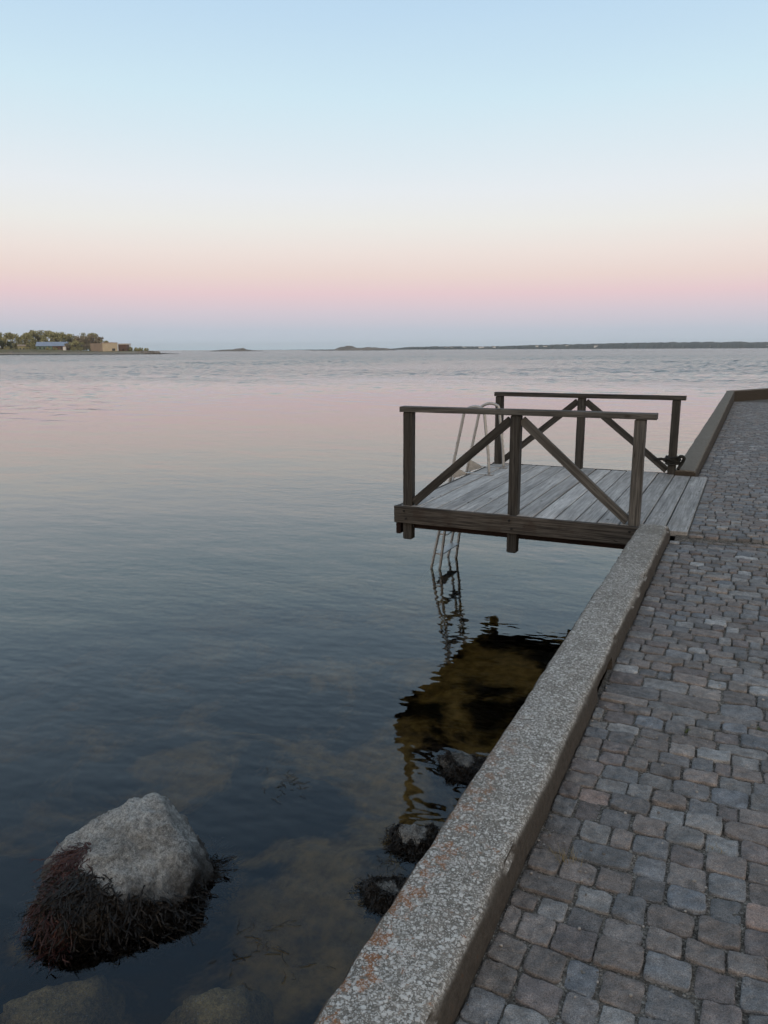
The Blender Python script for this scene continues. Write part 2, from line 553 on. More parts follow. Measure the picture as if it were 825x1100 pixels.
def m_water():
    M = Mat("sea_water")
    P = M.n("ShaderNodeNewGeometry").outputs["Position"]
    Lp = M.n("ShaderNodeVectorMath", operation='LENGTH')
    M.l(P, Lp.inputs[0])
    D = Lp.outputs["Value"]
    # wind reaches the open water beyond the sheltered quay, in streaks
    wmap = M.n("ShaderNodeMapping"); M.l(P, wmap.inputs[0])
    wmap.inputs["Rotation"].default_value = (0, 0, -R(YAW)); wmap.inputs["Scale"].default_value = (.012, .045, 1)
    streak = M.noise(wmap.outputs[0], 1.0, 3, .55)
    Dm = M.math('MULTIPLY', D, M.lerp(streak, .3, .7, .72, 1.28))
    chop = M.smooth(Dm, 40, 90)
    patch = M.smooth(M.noise(wmap.outputs[0], 3.2, 3, .6), .40, .66, .35, 1.5)
    near = M.smooth(D, 60, 20, .5, 1.0)

    def H(off):
        v = M.vmath('ADD', P, off)
        mp = M.n("ShaderNodeMapping"); M.l(v, mp.inputs[0])
        mp.inputs["Rotation"].default_value = (0, 0, -R(YAW) - .15); mp.inputs["Scale"].default_value = (.55, 1.0, 1)
        q = mp.outputs[0]
        a = M.math('MULTIPLY', M.noise(q, .55, 2, .5), .032)
        b = M.math('MULTIPLY', M.noise(q, 3.0, 2, .5), .0060)
        c = M.math('MULTIPLY', M.math('MULTIPLY', M.noise(q, 9.0, 1, .5), .0031), patch)
        s = M.math('MULTIPLY', M.math('ADD', M.math('ADD', a, b), c), near)
        e = M.math('MULTIPLY', M.math('MULTIPLY', M.noise(q, 1.6, 3, .6), .14), chop)
        return M.math('ADD', s, e)
    eps = .02
    h0, hx, hy = H((0, 0, 0)), H((eps, 0, 0)), H((0, eps, 0))
    sx = M.math('DIVIDE', M.math('SUBTRACT', h0, hx), eps)
    sy = M.math('DIVIDE', M.math('SUBTRACT', h0, hy), eps)
    cmb = M.n("ShaderNodeCombineXYZ")
    M.l(sx, cmb.inputs[0]); M.l(sy, cmb.inputs[1]); cmb.inputs[2].default_value = 0.0
    gn = M.n("ShaderNodeNewGeometry")
    flip = M.math('SUBTRACT', 1.0, M.math('MULTIPLY', gn.outputs["Backfacing"], 2.0))
    nd = M.n("ShaderNodeVectorMath", operation='SCALE')
    M.l(cmb.outputs[0], nd.inputs[0]); M.l(flip, nd.inputs["Scale"])
    nrm = M.vmath('NORMALIZE', M.vmath('ADD', gn.outputs["Normal"], nd.outputs[0]))
    g = M.n("ShaderNodeBsdfGlass", distribution='MULTI_GGX')
    g.inputs["IOR"].default_value = 1.46
    M.l(M.math('ADD', M.math('MULTIPLY', chop, .12), M.smooth(D, 90, 320, 0, .12)), g.inputs["Roughness"])     # unresolved wavelets of the wind-ruffled water
    M.l(nrm, g.inputs["Normal"])
    M.l(g.outputs[0], M.out.inputs["Surface"])
    ab = M.n("ShaderNodeVolumeAbsorption")
    ab.inputs["Color"].default_value = (.46, .36, .0, 1)
    ab.inputs["Density"].default_value = 1.2
    M.l(ab.outputs[0], M.out.inputs["Volume"])
    return M.m


def m_seabed():
    M = Mat("weedy_seabed")
    co = M.obj()
    a = M.noise(co, 1.1, 5, .6, dist=.4)
    b = M.noise(co, 9, 4, .6)
    col = M.mix(M.smooth(a, .44, .57), (.013, .011, .008), (.36, .265, .13))
    col = M.mix(1.0, col, M.grey(M.lerp(b, .3, .7, .55, 1.4)), 'MULTIPLY')
    M.bsdf(col, .95, M.bump(b, .6, .05), spec=.1)
    return M.m


MAT = dict(
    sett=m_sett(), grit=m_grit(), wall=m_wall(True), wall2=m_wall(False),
    deck=m_wood("weathered_deck_wood", (.285, .279, .268), (.49, .48, .46), (.28, .26, .23), .25),
    deck_dark=m_wood("dark_deck_wood", (.185, .182, .175), (.33, .325, .312), (.17, .155, .135), .35),  # darker version of the deck wood for the landward boards
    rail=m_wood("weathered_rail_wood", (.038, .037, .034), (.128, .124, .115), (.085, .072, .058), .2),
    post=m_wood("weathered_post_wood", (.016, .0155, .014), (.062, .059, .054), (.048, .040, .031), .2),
    fascia=m_wood("weathered_fascia_wood", (.019, .0175, .0155), (.092, .084, .074), (.034, .023, .016), .5),
    under=m_wood("reddish_underside_wood", (.008, .004, .003), (.024, .011, .007), (.02, .006, .004), .4),  # reddish, near-black wood for the timbers below the deck
    steel=m_simple("dull_stainless_steel", (.36, .36, .35), .42, .2, 30, metallic=.45),
    rope=m_simple("dark_rope", (.014, .014, .013), .9, .4, 60, bump=.5),
    rock=m_rock("grey_granite", (.33, .33, .312), (.205, .205, .192), -1.35 + .27),
    stone=m_rock("weedy_stone", (.20, .195, .18), (.10, .096, .085), -1.35 + .10),
    sunk=m_rock("algae_covered_stone", (.40, .30, .14), (.20, .15, .070)),
    weed=m_weed("bladder_wrack", (.003, .0026, .002), (.015, .010, .006), .5),
    greyweed=m_weed("grey_wrack", (.008, .0065, .005), (.026, .021, .015), .5),  # a paler, greyer wrack than the one above
    redweed=m_weed("red_weed", (.022, .009, .008), (.060, .020, .016), .45),
    water=m_water(), seabed=m_seabed(),
    quay=m_simple("quay_stone", (.07, .06, .05), .95, .4, 4, bump=.4),
    pebble=m_weed("pebbles", (.10, .095, .088), (.30, .285, .265), .9),
    grass=m_weed("dry_grass", (.16, .13, .07), (.26, .21, .12), .8),
    green=m_weed("green_moss", (.07, .10, .03), (.12, .14, .04), .9),
    leafA=m_leaf("budding_leaves_olive", (.235, .225, .100), (.410, .385, .205)),
    leafB=m_leaf("budding_leaves_brown", (.200, .170, .110), (.340, .285, .200)),
    leafC=m_leaf("evergreen_leaves", (.045, .055, .025), (.095, .105, .050)),
    bark=m_simple("bark", (.07, .055, .045), .9, .3, 2),
    isle=None,
)
# ------------------------------------------------------------------ sea and seabed
def grid(xs, ys, zf):
    v = [(x, y, zf(x, y)) for y in ys for x in xs]
    n = len(xs)
    f = [(j * n + i, j * n + i + 1, (j + 1) * n + i + 1, (j + 1) * n + i) for j in range(len(ys) - 1) for i in range(n - 1)]
    return v, f


def make_water():
    """one closed body of water; its surface carries real wind waves out on the open sea"""
    rs = [0.0, 6, 12, 18, 22]
    r = 25.0
    while r < 330: rs.append(r); r += max(.22, r * .0042)
    while r < 5850: rs.append(r); r *= 1.022
    rs.append(5850.0)
    rs = np.array(rs)
    a0 = math.atan2(FH.y, FH.x)
    front = np.arange(-R(34), R(34), R(.11))
    rest = np.linspace(R(34), 2 * math.pi - R(34), 60, endpoint=False)
    an = np.concatenate([front, rest]) + a0
    na = len(an)
    rr, aa = np.meshgrid(rs[1:], an, indexing='ij')
    X = rr * np.cos(aa); Y = rr * np.sin(aa)
    rng = np.random.default_rng(12)
    wind = a0 + 2.5
    # patchy edge of the ruffled water
    patch = np.zeros_like(X)
    for k in range(7):
        t = wind + 1.2 + rng.normal(0, .5); q = 2 * math.pi / rng.uniform(14, 60)
        patch += np.sin(q * (X * math.cos(t) + Y * math.sin(t)) + rng.uniform(0, 6.28)) / 7 ** .5
    d = rr * (1 + .16 * patch)
    ss = lambda x, a, b: (lambda t: t * t * (3 - 2 * t))(np.clip((x - a) / (b - a), 0, 1))
    amp = .05 * ss(d, 24, 34) + .62 * ss(d, 30, 90) + .45 * ss(d, 80, 220)
    gust = np.zeros_like(X)
    for k in range(6):
        t = rng.uniform(0, 6.28); q = 2 * math.pi / rng.uniform(20, 90)
        gust += np.sin(q * (X * math.cos(t) + Y * math.sin(t)) + rng.uniform(0, 6.28)) / 6 ** .5
    amp = amp * (1 + .35 * np.clip(gust, -1.5, 1.5))
    Z = np.zeros_like(X)
    for k in range(46):
        lam = .8 * (3.6 / .8) ** (k / 45.0)
        t = wind + rng.normal(0, .75)
        q = 2 * math.pi / lam
        slope = .029 * (1.0 if lam > 1.2 else .85)
        fade = 1 - ss(rr, lam * 130, lam * 260)            # waves too short for the mesh spacing far out
        Z += slope / q * fade * np.sin(q * (X * math.cos(t) + Y * math.sin(t)) + rng.uniform(0, 6.28))
    Z = Z * amp * (1 + .8 * ss(rr, 200, 600))
    nr = len(rs) - 1
    V = np.empty((nr * na + 2 + na, 3), np.float32)
    V[:nr * na, 0] = X.ravel(); V[:nr * na, 1] = Y.ravel(); V[:nr * na, 2] = WATER + Z.ravel()
    V[nr * na] = (0, 0, WATER)
    V[nr * na + 1] = (0, 0, -9)
    V[nr * na + 2:, 0] = X[-1]; V[nr * na + 2:, 1] = Y[-1]; V[nr * na + 2:, 2] = -9
    i, j = np.meshgrid(np.arange(nr - 1), np.arange(na), indexing='ij')
    j2 = (j + 1) % na
    quads = np.stack([i * na + j, (i + 1) * na + j, (i + 1) * na + j2, i * na + j2], -1).reshape(-1, 4)
    J = np.arange(na); J2 = (J + 1) % na
    b = nr * na + 2
    wall = np.stack([(nr - 1) * na + J, b + J, b + J2, (nr - 1) * na + J2], -1)
    tri_t = np.stack([np.full(na, nr * na), J, J2], -1)
    tri_b = np.stack([np.full(na, nr * na + 1), b + J2, b + J], -1)
    quads = np.concatenate([quads, wall]); tris = np.concatenate([tri_t, tri_b])
    me = bpy.data.meshes.new("water")
    me.vertices.add(len(V)); me.vertices.foreach_set("co", V.ravel())
    nl = quads.size + tris.size
    me.loops.add(nl); me.loops.foreach_set("vertex_index", np.concatenate([quads.ravel(), tris.ravel()]).astype(np.int32))
    nf = len(quads) + len(tris)
    me.polygons.add(nf)
    me.polygons.foreach_set("loop_start", np.concatenate([np.arange(len(quads)) * 4, quads.size + np.arange(len(tris)) * 3]).astype(np.int32))
    sm = np.ones(nf, bool); sm[len(quads) - na:len(quads)] = False; sm[-na:] = False
    me.update(calc_edges=True)
    me.polygons.foreach_set("use_smooth", sm)
    me.materials.append(MAT["water"])
    me.validate()
    o = bpy.data.objects.new("water", me); COL.objects.link(o)
    return tag(o, kind="structure")


make_water()


def seabed_z(x, y):
    d = -0.8 - x
    z = WATER - .42 - .10 * max(d, 0) - .055 * max(d - 1.5, 0) ** 1.6
    z += .16 * fbm(x * .8, y * .8, 3.1, 4) + .05 * fbm(x * 3, y * 3, 9.1, 3)
    z += .10 * max(0.0, fbm(x * 1.7 + 4, y * 1.7, 1.3, 2))
    return max(min(z, WATER - .14), -7.5)


xs = [-60, -45, -34, -26, -20, -16, -13] + list(np.arange(-11, -.7, .09)); ys = [-12, -8, -5] + list(np.arange(-3, 14, .09)) + list(np.arange(14, 40, .5))
v, f = grid(xs, ys, seabed_z)
tag(mesh_obj("seabed", v, f, MAT["seabed"], smooth=True), kind="structure")
m = MB(); m.box((-5890, -5890, -8.6), (5890, 5890, -7.6))
tag(m.build("deep_seabed", MAT["seabed"]), kind="structure")


# ------------------------------------------------------------------ quay, sea walls
CDIR = Vector((1.256, 2.40, 0)).normalized()        # direction of the quay beyond its corner
CORNER = Vector((-.70, 31.2, 0))


PAVE = [(-9, -.055), (3, -.055), (5.8, -.050), (6.6, -.035), (6.9, -.062), (7.08, -.060), (7.2, -.012), (7.6, -.004), (10.35, -.004),
        (10.6, -.045), (12, -.075), (15, -.125), (20, -.19), (25, -.255), (31, -.325), (60, -.40)]


def pave_z(y):
    return float(np.interp(y, [a for a, b in PAVE], [b for a, b in PAVE]))


def sea_wall(name, y0, y1, label, mat, step, drain=False):
    prof = [(-.812, -2.9), (-.811, -1.2), (-.811, -.4), (-.810, -.1), (-.809, .02), (-.806, .045), (-.796, .060)]
    nt_ = 16
    for i in range(1, nt_):
        t = i / nt_
        prof.append((-.796 + t * (.796 - .566), .062 + .006 * math.sin(math.pi * t)))
    prof += [(-.566, .060), (-.554, .047), (-.548, .030), (-.545, .012), (-.544, -.004), (-.543, -.010), (-.542, -.04), (-.541, -.08), (-.54, -.14), (-.54, -.6)]
    yy = []
    y = y0
    while y < y1 - 1e-4:
        yy.append(y)
        y += step if y > -.2 else .3
        if y > 16: y += .15
    yy.append(y1)
    yy = [y0 + .0, y0 + .012] + [q for q in yy if y0 + .02 < q < y1 - .02] + [y1 - .012, y1]
    vs, fs = [], []
    k = len(prof)
    for iy, y in enumerate(yy):
        e = 1.0
        if iy in (0, len(yy) - 1): e = 0.0
        for ip, (px, pz) in enumerate(prof):
            cx_ = -.677
            lowf = fbm(px * 2, y * 1.3, pz * 2, 3) * .007
            hi = fbm(px * 14, y * 14, pz * 14 + 5, 3) * .0035
            chip = 0.0
            if ip in (5, 6, nt_ + 6, nt_ + 7):
                chip = max(0.0, fbm(y * 8, ip * .01, 2.2, 4) - .12) * .024
            s = 1.0 - (1 - e) * .05
            x = cx_ + (px - cx_) * s
            nx, nz = (-1, 0) if px < -.797 else ((1, 0) if px > -.565 else (0, 1))
            x += nx * (lowf + hi - chip)
            z = pz + (nz * (lowf + hi)) - chip * .8 - (1 - e) * (.012 if pz > .03 else 0)
            if drain and 3.55 < y < 3.93 and px > -.5475 and pz < .008:
                x -= .13
            vs.append((x, y, z))
    for iy in range(len(yy) - 1):
        for ip in range(k - 1):
            a = iy * k + ip
            fs.append((a, a + 1, a + k + 1, a + k))
    fs.append(tuple(range(k)))
    fs.append(tuple((len(yy) - 1) * k + i for i in range(k - 1, -1, -1)))
    o = mesh_obj(name, vs, fs, mat, smooth=True)
    mod_smooth(o, 40)
    return tag(o, label, "sea wall")


def mod_smooth(o, ang):
    me = o.data
    bm = bmesh.new(); bm.from_mesh(me)
    for e in bm.edges:
        if len(e.link_faces) == 2 and e.calc_face_angle(0) > R(ang):
            e.smooth = False
    bm.normal_update()
    bmesh.ops.recalc_face_normals(bm, faces=bm.faces)
    bm.to_mesh(me); bm.free()


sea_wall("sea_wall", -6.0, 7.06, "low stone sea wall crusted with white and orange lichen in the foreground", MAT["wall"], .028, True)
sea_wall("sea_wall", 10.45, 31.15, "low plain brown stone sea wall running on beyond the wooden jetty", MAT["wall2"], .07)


def corner_wall():
    perp = Vector((CDIR.y, -CDIR.x, 0))          # landward
    prof = [(-.02, -2.9), (-.02, .04), (.0, .06), (.12, .066), (.24, .06), (.26, .04), (.26, -.9)]
    vs, fs = [], []
    n = 70; k = len(prof)
    for i in range(n + 1):
        s = i / n * 16.0
        c = CORNER + Vector((-.11, 0, 0)) + CDIR * (s + .0)
        for (a, z) in prof:
            j = fbm(s * 1.3, a * 2, z, 3) * .008
            p = c + perp * (a + j)
            vs.append((p.x, p.y, z + (j if z > .03 else 0)))
    for i in range(n):
        for j in range(k - 1):
            a = i * k + j
            fs.append((a, a + 1, a + k + 1, a + k))
    fs.append(tuple(range(k))); fs.append(tuple(n * k + i for i in range(k - 1, -1, -1)))
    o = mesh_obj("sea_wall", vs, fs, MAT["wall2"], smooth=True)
    mod_smooth(o, 40)
    tag(o, "far stone sea wall turning right across the end of the cobbled quay", "sea wall")


corner_wall()

m = MB()
m.box((-.775, -6, -2.9), (-.30, 31.2, -.62))
m.box((-.772, 6.5, -.61), (-.32, 11.0, -.19))
tag(m.build("quay", MAT["quay"]), kind="structure")

# ground bed below the setts
xs = [-.56, -.5, -.4, -.3, -.2, -.1, 0, .1, .2, .3, .5, .8, 1.2, 1.8, 2.4, 3.1, 4, 8, 20, 60]
ys = list(np.arange(-6, .2, .4)) + list(np.arange(.2, 6, .05)) + list(np.arange(6, 31, .2)) + [31.2, 33, 36, 40, 46, 60, 90]


def bed_z(x, y):
    near = 1 if y < 7 else .4
    return pave_z(y) - (.0095 if y < 5 else .0125) + (.005 * fbm(x * 6, y * 6, 1, 3) * near)


v, f = grid(xs, ys, bed_z)
# trim to the quay edge beyond the corner: shift vertices landward of the diagonal wall
v2 = []
for (x, y, z) in v:
    if y > 31.0:
        lim = CORNER.x + (y - CORNER.y) * CDIR.x / CDIR.y + .05
        x = max(x, lim + (x + .56) * .01)
    v2.append((x, y, z))
# leave the jetty gap open below the boards
f = [q for q in f if not (all(v[i][0] <= -.41 for i in q) and all(7.0 < v[i][1] < 10.7 for i in q))]
tag(mesh_obj("ground", v2, f, MAT["grit"], smooth=True), kind="structure")


# ------------------------------------------------------------------ cobbled pavement (one sheet of setts)
def build_pavement():
    rng = random.Random(11)
    V, F = [], []

    def wig(x, yb):
        return .024 * fbm(x * .9, yb * .7, 4.4, 2) + .009 * fbm(x * 4, yb * 3, 8.4, 2)

    def stone(x0, x1, ya0, ya1, yb0, yb1, big=False):
        # corners: (x0,ya0) (x1,ya1) front edge; (x0,yb0) (x1,yb1) back edge
        cxm = (x0 + x1) / 2; cym = (ya0 + ya1 + yb0 + yb1) / 4
        dist = math.hypot(cxm, cym)
        if cym < 4.2 and cxm < 1.3: nseg, rings = 36, [0, .25, .48, .68, .82, .91, .965, .992, 1.0]
        elif cym < 10 and cxm < 3: nseg, rings = 20, [0, .5, .8, .95, .99, 1.0]
        else: nseg, rings = 12, [0, .8, .97, 1.0]
        ex = rng.uniform(5.5, 16)
        seed = rng.uniform(0, 100)
        dome = rng.uniform(.001, .0045); tx, ty = rng.gauss(0, .022), rng.gauss(0, .022)
        dz = rng.uniform(-.005, .006)
        base = len(V)
        z0 = pave_z(cym)
        first = True
        ring_idx = []
        for r in rings:
            if r == 0:
                V.append((cxm, cym, z0 + dz)); ring_idx.append([base]); continue
            idx = []
            for s in range(nseg):
                a = 2 * math.pi * (s + .5) / nseg
                c, sn = math.cos(a), math.sin(a)
                q = (abs(c) ** ex + abs(sn) ** ex) ** (-1 / ex)
                u, w_ = c * q * r, sn * q * r
                if dist < 9:
                    k = 1 + (.065 * fbm(c * 1.3 + seed, sn * 1.3, 2, 2) + .035 * fbm(c * 4 + seed, sn * 4, 5, 2)) * r
                    u *= k; w_ *= k
                tu, tw = (u + 1) / 2, (w_ + 1) / 2
                x = x0 + (x1 - x0) * tu
                yf = ya0 + (ya1 - ya0) * tu; yb = yb0 + (yb1 - yb0) * tu
                y = yf + (yb - yf) * tw
                z = z0 + dz - dome * r ** 7 + tx * (x - cxm) + ty * (y - cym)
                if dist < 9: z += .0055 * fbm(x * 26, y * 26, seed, 4) + .003 * fbm(x * 9, y * 9, seed, 2)
                if r == rings[-2] and len(rings) > 5: z -= .0015
                if r == 1.0: z = z0 + dz - .030
                idx.append(len(V)); V.append((x, y, z))
            ring_idx.append(idx)
        for a, b in zip(ring_idx[:-1], ring_idx[1:]):
            if len(a) == 1:
                for s in range(nseg): F.append((a[0], b[s], b[(s + 1) % nseg]))
            else:
                for s in range(nseg):
                    s2 = (s + 1) % nseg
                    F.append((a[s], b[s], b[s2], a[s2]))

    y = -.6
    row = 0; gut = 0
    while y < 30.9:
        d = rng.uniform(.085, .118) if y < 8 else rng.uniform(.10, .13)
        gutter = gut == 0 and y > 3.50
        if gutter: d = .085; gut = 1
        elif gut == 1: gutter = True; d = .15; gut = 2
        elif gut == 2: gutter = True; d = .15; gut = 3
        xstart = -.535
        if 7.10 < y + d and y < 10.43: xstart = -.392
        xmax = 3.0 if y < 12 else 2.2
        x = xstart + rng.uniform(-.02, .0)
        while x < xmax:
            w_ = rng.uniform(.088, .142)
            if gutter: w_ = rng.uniform(.15, .30) if gut < 3 else rng.uniform(.13, .22)
            elif rng.random() < .06: w_ = rng.uniform(.17, .22)
            elif rng.random() < .06: w_ = rng.uniform(.06, .08)
            g = rng.uniform(.004, .013)
            xa, xb = x + g / 2, x + w_ - g / 2
            if xa < xstart: xa = xstart
            gy = rng.uniform(.003, .011)
            if xb - xa > .035:
                stone(xa, xb, y + wig(xa, y) + gy / 2, y + wig(xb, y) + gy / 2 + rng.uniform(-.008, .008),
                      y + d + wig(xa, y + d) - gy / 2, y + d + wig(xb, y + d) - gy / 2 + rng.uniform(-.008, .008))
            x += w_
        y += d; row += 1
    o = mesh_obj("pavement", V, F, MAT["sett"], smooth=True)
    return tag(o, kind="structure")


build_pavement()

# grit and small pebbles in the joints and along the foot of the wall
def build_gravel():
    rng = random.Random(5)
    bm = bmesh.new()
    bmesh.ops.create_icosphere(bm, subdivisions=1, radius=1)
    iv = [v.co.copy() for v in bm.verts]; iF = [tuple(v.index for v in f.verts) for f in bm.faces]
    bm.free()
    mb = MB()
    for i in range(7500):
        if i < 2200:
            x = -.53 + abs(rng.gauss(0, .03)); y = rng.uniform(1.2, 6.8)
        else:
            x = rng.uniform(-.53, .6); y = 1.1 + abs(rng.gauss(0, 2.2))
            if y > 6.8: continue
        big = rng.random()
        r = rng.uniform(.0012, .003) if big < .93 else rng.uniform(.003, .0072)
        if i < 2200: r *= .85
        z = pave_z(y) - (.012 if i >= 2200 else .010) + r * .4
        if big > .97: z = pave_z(y) + .001
        s = Vector((rng.uniform(.7, 1.3), rng.uniform(.7, 1.3), rng.uniform(.5, .9)))
        mb.add([(x + c.x * r * s.x, y + c.y * r * s.y, z + c.z * r * s.z) for c in iv], iF)
    o = mb.build("gravel", MAT["pebble"])
    tag(o, "small pale grit and pebbles lying between the cobbles", "gravel", kind="stuff")


build_gravel()


def tuft(x, y, n, h, mat, label, cat, spread=.03):
    rng = random.Random(int(x * 1000 + y * 77))
    mb = MB()
    z0 = pave_z(y) - .012
    for i in range(n):
        a = rng.uniform(0, 6.28); bx, by = x + rng.gauss(0, spread), y + rng.gauss(0, spread * .5)
        l = h * rng.uniform(.5, 1.1); lean = rng.uniform(.3, 1.1)
        w_ = rng.uniform(.0007, .0015)
        dx, dy = math.cos(a), math.sin(a)
        pts = []
        for s in range(4):
            t = s / 3
            pts.append(Vector((bx + dx * l * lean * t * t, by + dy * l * lean * t * t, z0 + l * t * (1 - .35 * t * lean))))
        vs = []
        for s, p in enumerate(pts):
            ww = w_ * (1 - s / 3.3)
            vs += [p + Vector((-dy, dx, 0)) * ww, p - Vector((-dy, dx, 0)) * ww]
        mb.add(vs, [(2 * s, 2 * s + 1, 2 * s + 3, 2 * s + 2) for s in range(3)])
    o = mb.build("grass_tuft", mat)
    tag(o, label, cat)


# ------------------------------------------------------------------ wooden bathing jetty
JY0, JY1 = 7.16, 10.60
jet = empty("bathing_jetty", (-2.0, 8.9, 0.0), "weathered grey wooden bathing jetty with cross braced railings over the water", "jetty")


def build_jetty():
    rng = random.Random(3)
    mb, mb2 = MB(), MB()
    nb = 14; x0, x1 = -3.222, -.40
    bw = (x1 - x0) / nb
    for i in range(nb):
        xa = x0 + bw * i
        g = rng.uniform(.010, .016)
        ya, yb = (JY0 + .048, JY1 - .05)
        if xa > -.83: ya, yb = JY0 - .005, 10.435
        ya += rng.uniform(0, .006); yb -= rng.uniform(0, .02)
        z = -.0225 + rng.uniform(-.0035, .0035)
        (mb if xa < -1.05 else mb2).timber((xa + bw / 2, ya, z), (xa + bw / 2, yb, z + rng.uniform(-.003, .003)), bw - g, .045, ch=.005, jit=.0015)
    mb.build("deck", MAT["deck"], jet)
    mb2.build("threshold_boards", MAT["deck_dark"], jet)

    def part(name, mat, *args, **kw):
        q = MB(); q.timber(*args, **kw)
        return q.build(name, MAT[mat], jet)
    # fascia boards
    part("fascia_board", "fascia", (-3.27, JY0 + .022, -.087), (-.815, JY0 + .022, -.087), .045, .175, jit=.002)
    part("fascia_board", "fascia", (-3.250, JY0 + .046, -.090), (-3.250, JY1 - .02, -.090), .045, .165)
    part("fascia_board", "fascia", (-3.27, JY1 - .022, -.087), (-.815, JY1 - .022, -.087), .045, .175)
    # bearers and joists below
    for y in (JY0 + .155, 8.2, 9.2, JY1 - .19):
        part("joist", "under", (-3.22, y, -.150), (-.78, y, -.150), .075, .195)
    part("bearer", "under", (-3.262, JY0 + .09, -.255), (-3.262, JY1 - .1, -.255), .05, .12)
    # posts
    yf, yb = 7.262, 10.505
    for (x, zb) in ((-3.145, -.36), (-2.02, -.385), (-.875, -.16)):
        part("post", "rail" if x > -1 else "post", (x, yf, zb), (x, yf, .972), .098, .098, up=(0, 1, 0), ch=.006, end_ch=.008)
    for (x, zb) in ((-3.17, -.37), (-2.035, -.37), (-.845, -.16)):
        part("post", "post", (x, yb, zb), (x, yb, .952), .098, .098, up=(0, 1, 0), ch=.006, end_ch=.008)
    # top rails
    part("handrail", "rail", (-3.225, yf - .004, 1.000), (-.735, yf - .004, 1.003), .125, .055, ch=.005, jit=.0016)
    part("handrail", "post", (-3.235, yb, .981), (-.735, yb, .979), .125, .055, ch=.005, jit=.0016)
    # braces
    for (xa, za, xb, zb, y) in ((-3.085, .035, -2.075, .925, yf), (-1.965, .930, -.935, .030, yf),
                                (-3.11, .045, -2.09, .905, yb), (-1.98, .905, -.905, .045, yb)):
        d = Vector((xb - xa, 0, zb - za)).normalized()
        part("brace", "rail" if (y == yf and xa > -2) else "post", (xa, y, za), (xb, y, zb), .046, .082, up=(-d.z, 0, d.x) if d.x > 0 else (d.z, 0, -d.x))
    # bolt heads through the fascia into the posts
    for x in (-3.145, -2.02, -.885):
        for dz in (-.045, -.125):
            q = MB()
            q.tube([(x + .012 * (1 if dz < -.1 else -1), JY0 - .012, dz), (x + .012 * (1 if dz < -.1 else -1), JY0 + .006, dz)], .012, 6)
            q.build("bolt", MAT["rope"], jet)
    # steel bathing ladder
    lad = bpy.data.objects.new("ladder", None); COL.objects.link(lad)
    lad.parent = jet; lad.matrix_parent_inverse = jet.matrix_world.inverted()
    lad.location = (-3.5, 9.8, 0)
    lad["label"] = "grey stainless steel bathing ladder with two hooped handrails reaching into the water"
    bpy.context.view_layer.update()
    for Y in (9.5, 10.15):
        k = MB()
        top = [(-3.34, .785), (-3.31, .830), (-3.25, .862), (-3.18, .872), (-3.11, .852), (-3.07, .800)]
        pts = [(-3.98, -2.35)] + [(-3.98 + (.64) * t, -2.35 + 3.135 * t) for t in (.25, .5, .75, .93)]
        pts = [(x, z) for x, z in pts] + top + [(-3.035, .52), (-3.0, .25), (-2.985, .0)]
        P = catmull([(x, Y, z) for x, z in pts], 5)
        k.tube(P, .019, 12)
        k.build("handrail", MAT["steel"], lad, smooth=True)
        k = MB()
        k.tube([(-3.475, Y, -.06), (-3.555, Y, -.55), (-3.645, Y, -1.30), (-3.85, Y, -2.35)], .019, 12)
        k.build("stile", MAT["steel"], lad, smooth=True)
        k = MB()
        k.box((-3.30, Y - .035, .002), (-2.93, Y + .035, .010))
        k.build("foot_plate", MAT["steel"], lad)
        k = MB()          # gusset between the stile and the jetty edge
        for s in (-.004, .004):
            pass
        tri = [(-3.535, -.10), (-3.30, .008), (-3.30, -.02), (-3.49, .10)]
        vs = [(x, Y - .005, z) for x, z in tri] + [(x, Y + .005, z) for x, z in tri]
        k.add(vs, [(0, 2, 1, 3), (7, 5, 6, 4), (0, 3, 7, 4), (3, 1, 5, 7), (1, 2, 6, 5), (2, 0, 4, 6)])
        k.build("bracket", MAT["steel"], lad)
    for z in (-.30, -.58, -.86, -1.14, -1.42, -1.70, -1.98, -2.26):
        xo = -3.98 + .64 * (z + 2.35) / 3.135
        k = MB()
        k.timber((xo + .062, 9.5, z), (xo + .062, 10.15, z), .125, .022, ch=.006, jit=0)
        k.build("step", MAT["steel"], lad)


build_jetty()


def build_rope():
    mb = MB()
    rng = random.Random(9)
    c = Vector((-.845, 10.505, 0))
    pts = []
    for i in range(150):
        t = i / 149
        a = t * 2 * math.pi * 5.2
        r = .074 + .012 * math.sin(a * 1.7) + .014 * rng.random()
        # follow the square post
        cx_, sy_ = math.cos(a), math.sin(a)
        q = 1 / max(abs(cx_), abs(sy_))
        q = .45 * q + .55
        pts.append((c.x + cx_ * r * q, c.y + sy_ * r * q, .13 + .10 * t + .010 * math.sin(a * 2.3)))
    mb.tube(pts, .014, 7)
    mb.tube(catmull([(c.x - .07, c.y - .07, .19), (c.x - .12, c.y - .11, .205), (c.x - .17, c.y - .10, .20), (c.x - .215, c.y - .09, .195)], 5), [.018] * 15 + [.024], 7)
    mb.tube(catmull([(c.x + .06, c.y - .05, .20), (c.x + .11, c.y - .10, .25), (c.x + .145, c.y - .07, .22), (c.x + .12, c.y - .03, .15), (c.x + .08, c.y - .08, .08)], 6), .021, 7)
    o = mb.build("rope", MAT["rope"], smooth=True)
    tag(o, "dark rope wound round the foot of the jetty post beside the plain brown sea wall", "rope")


build_rope()


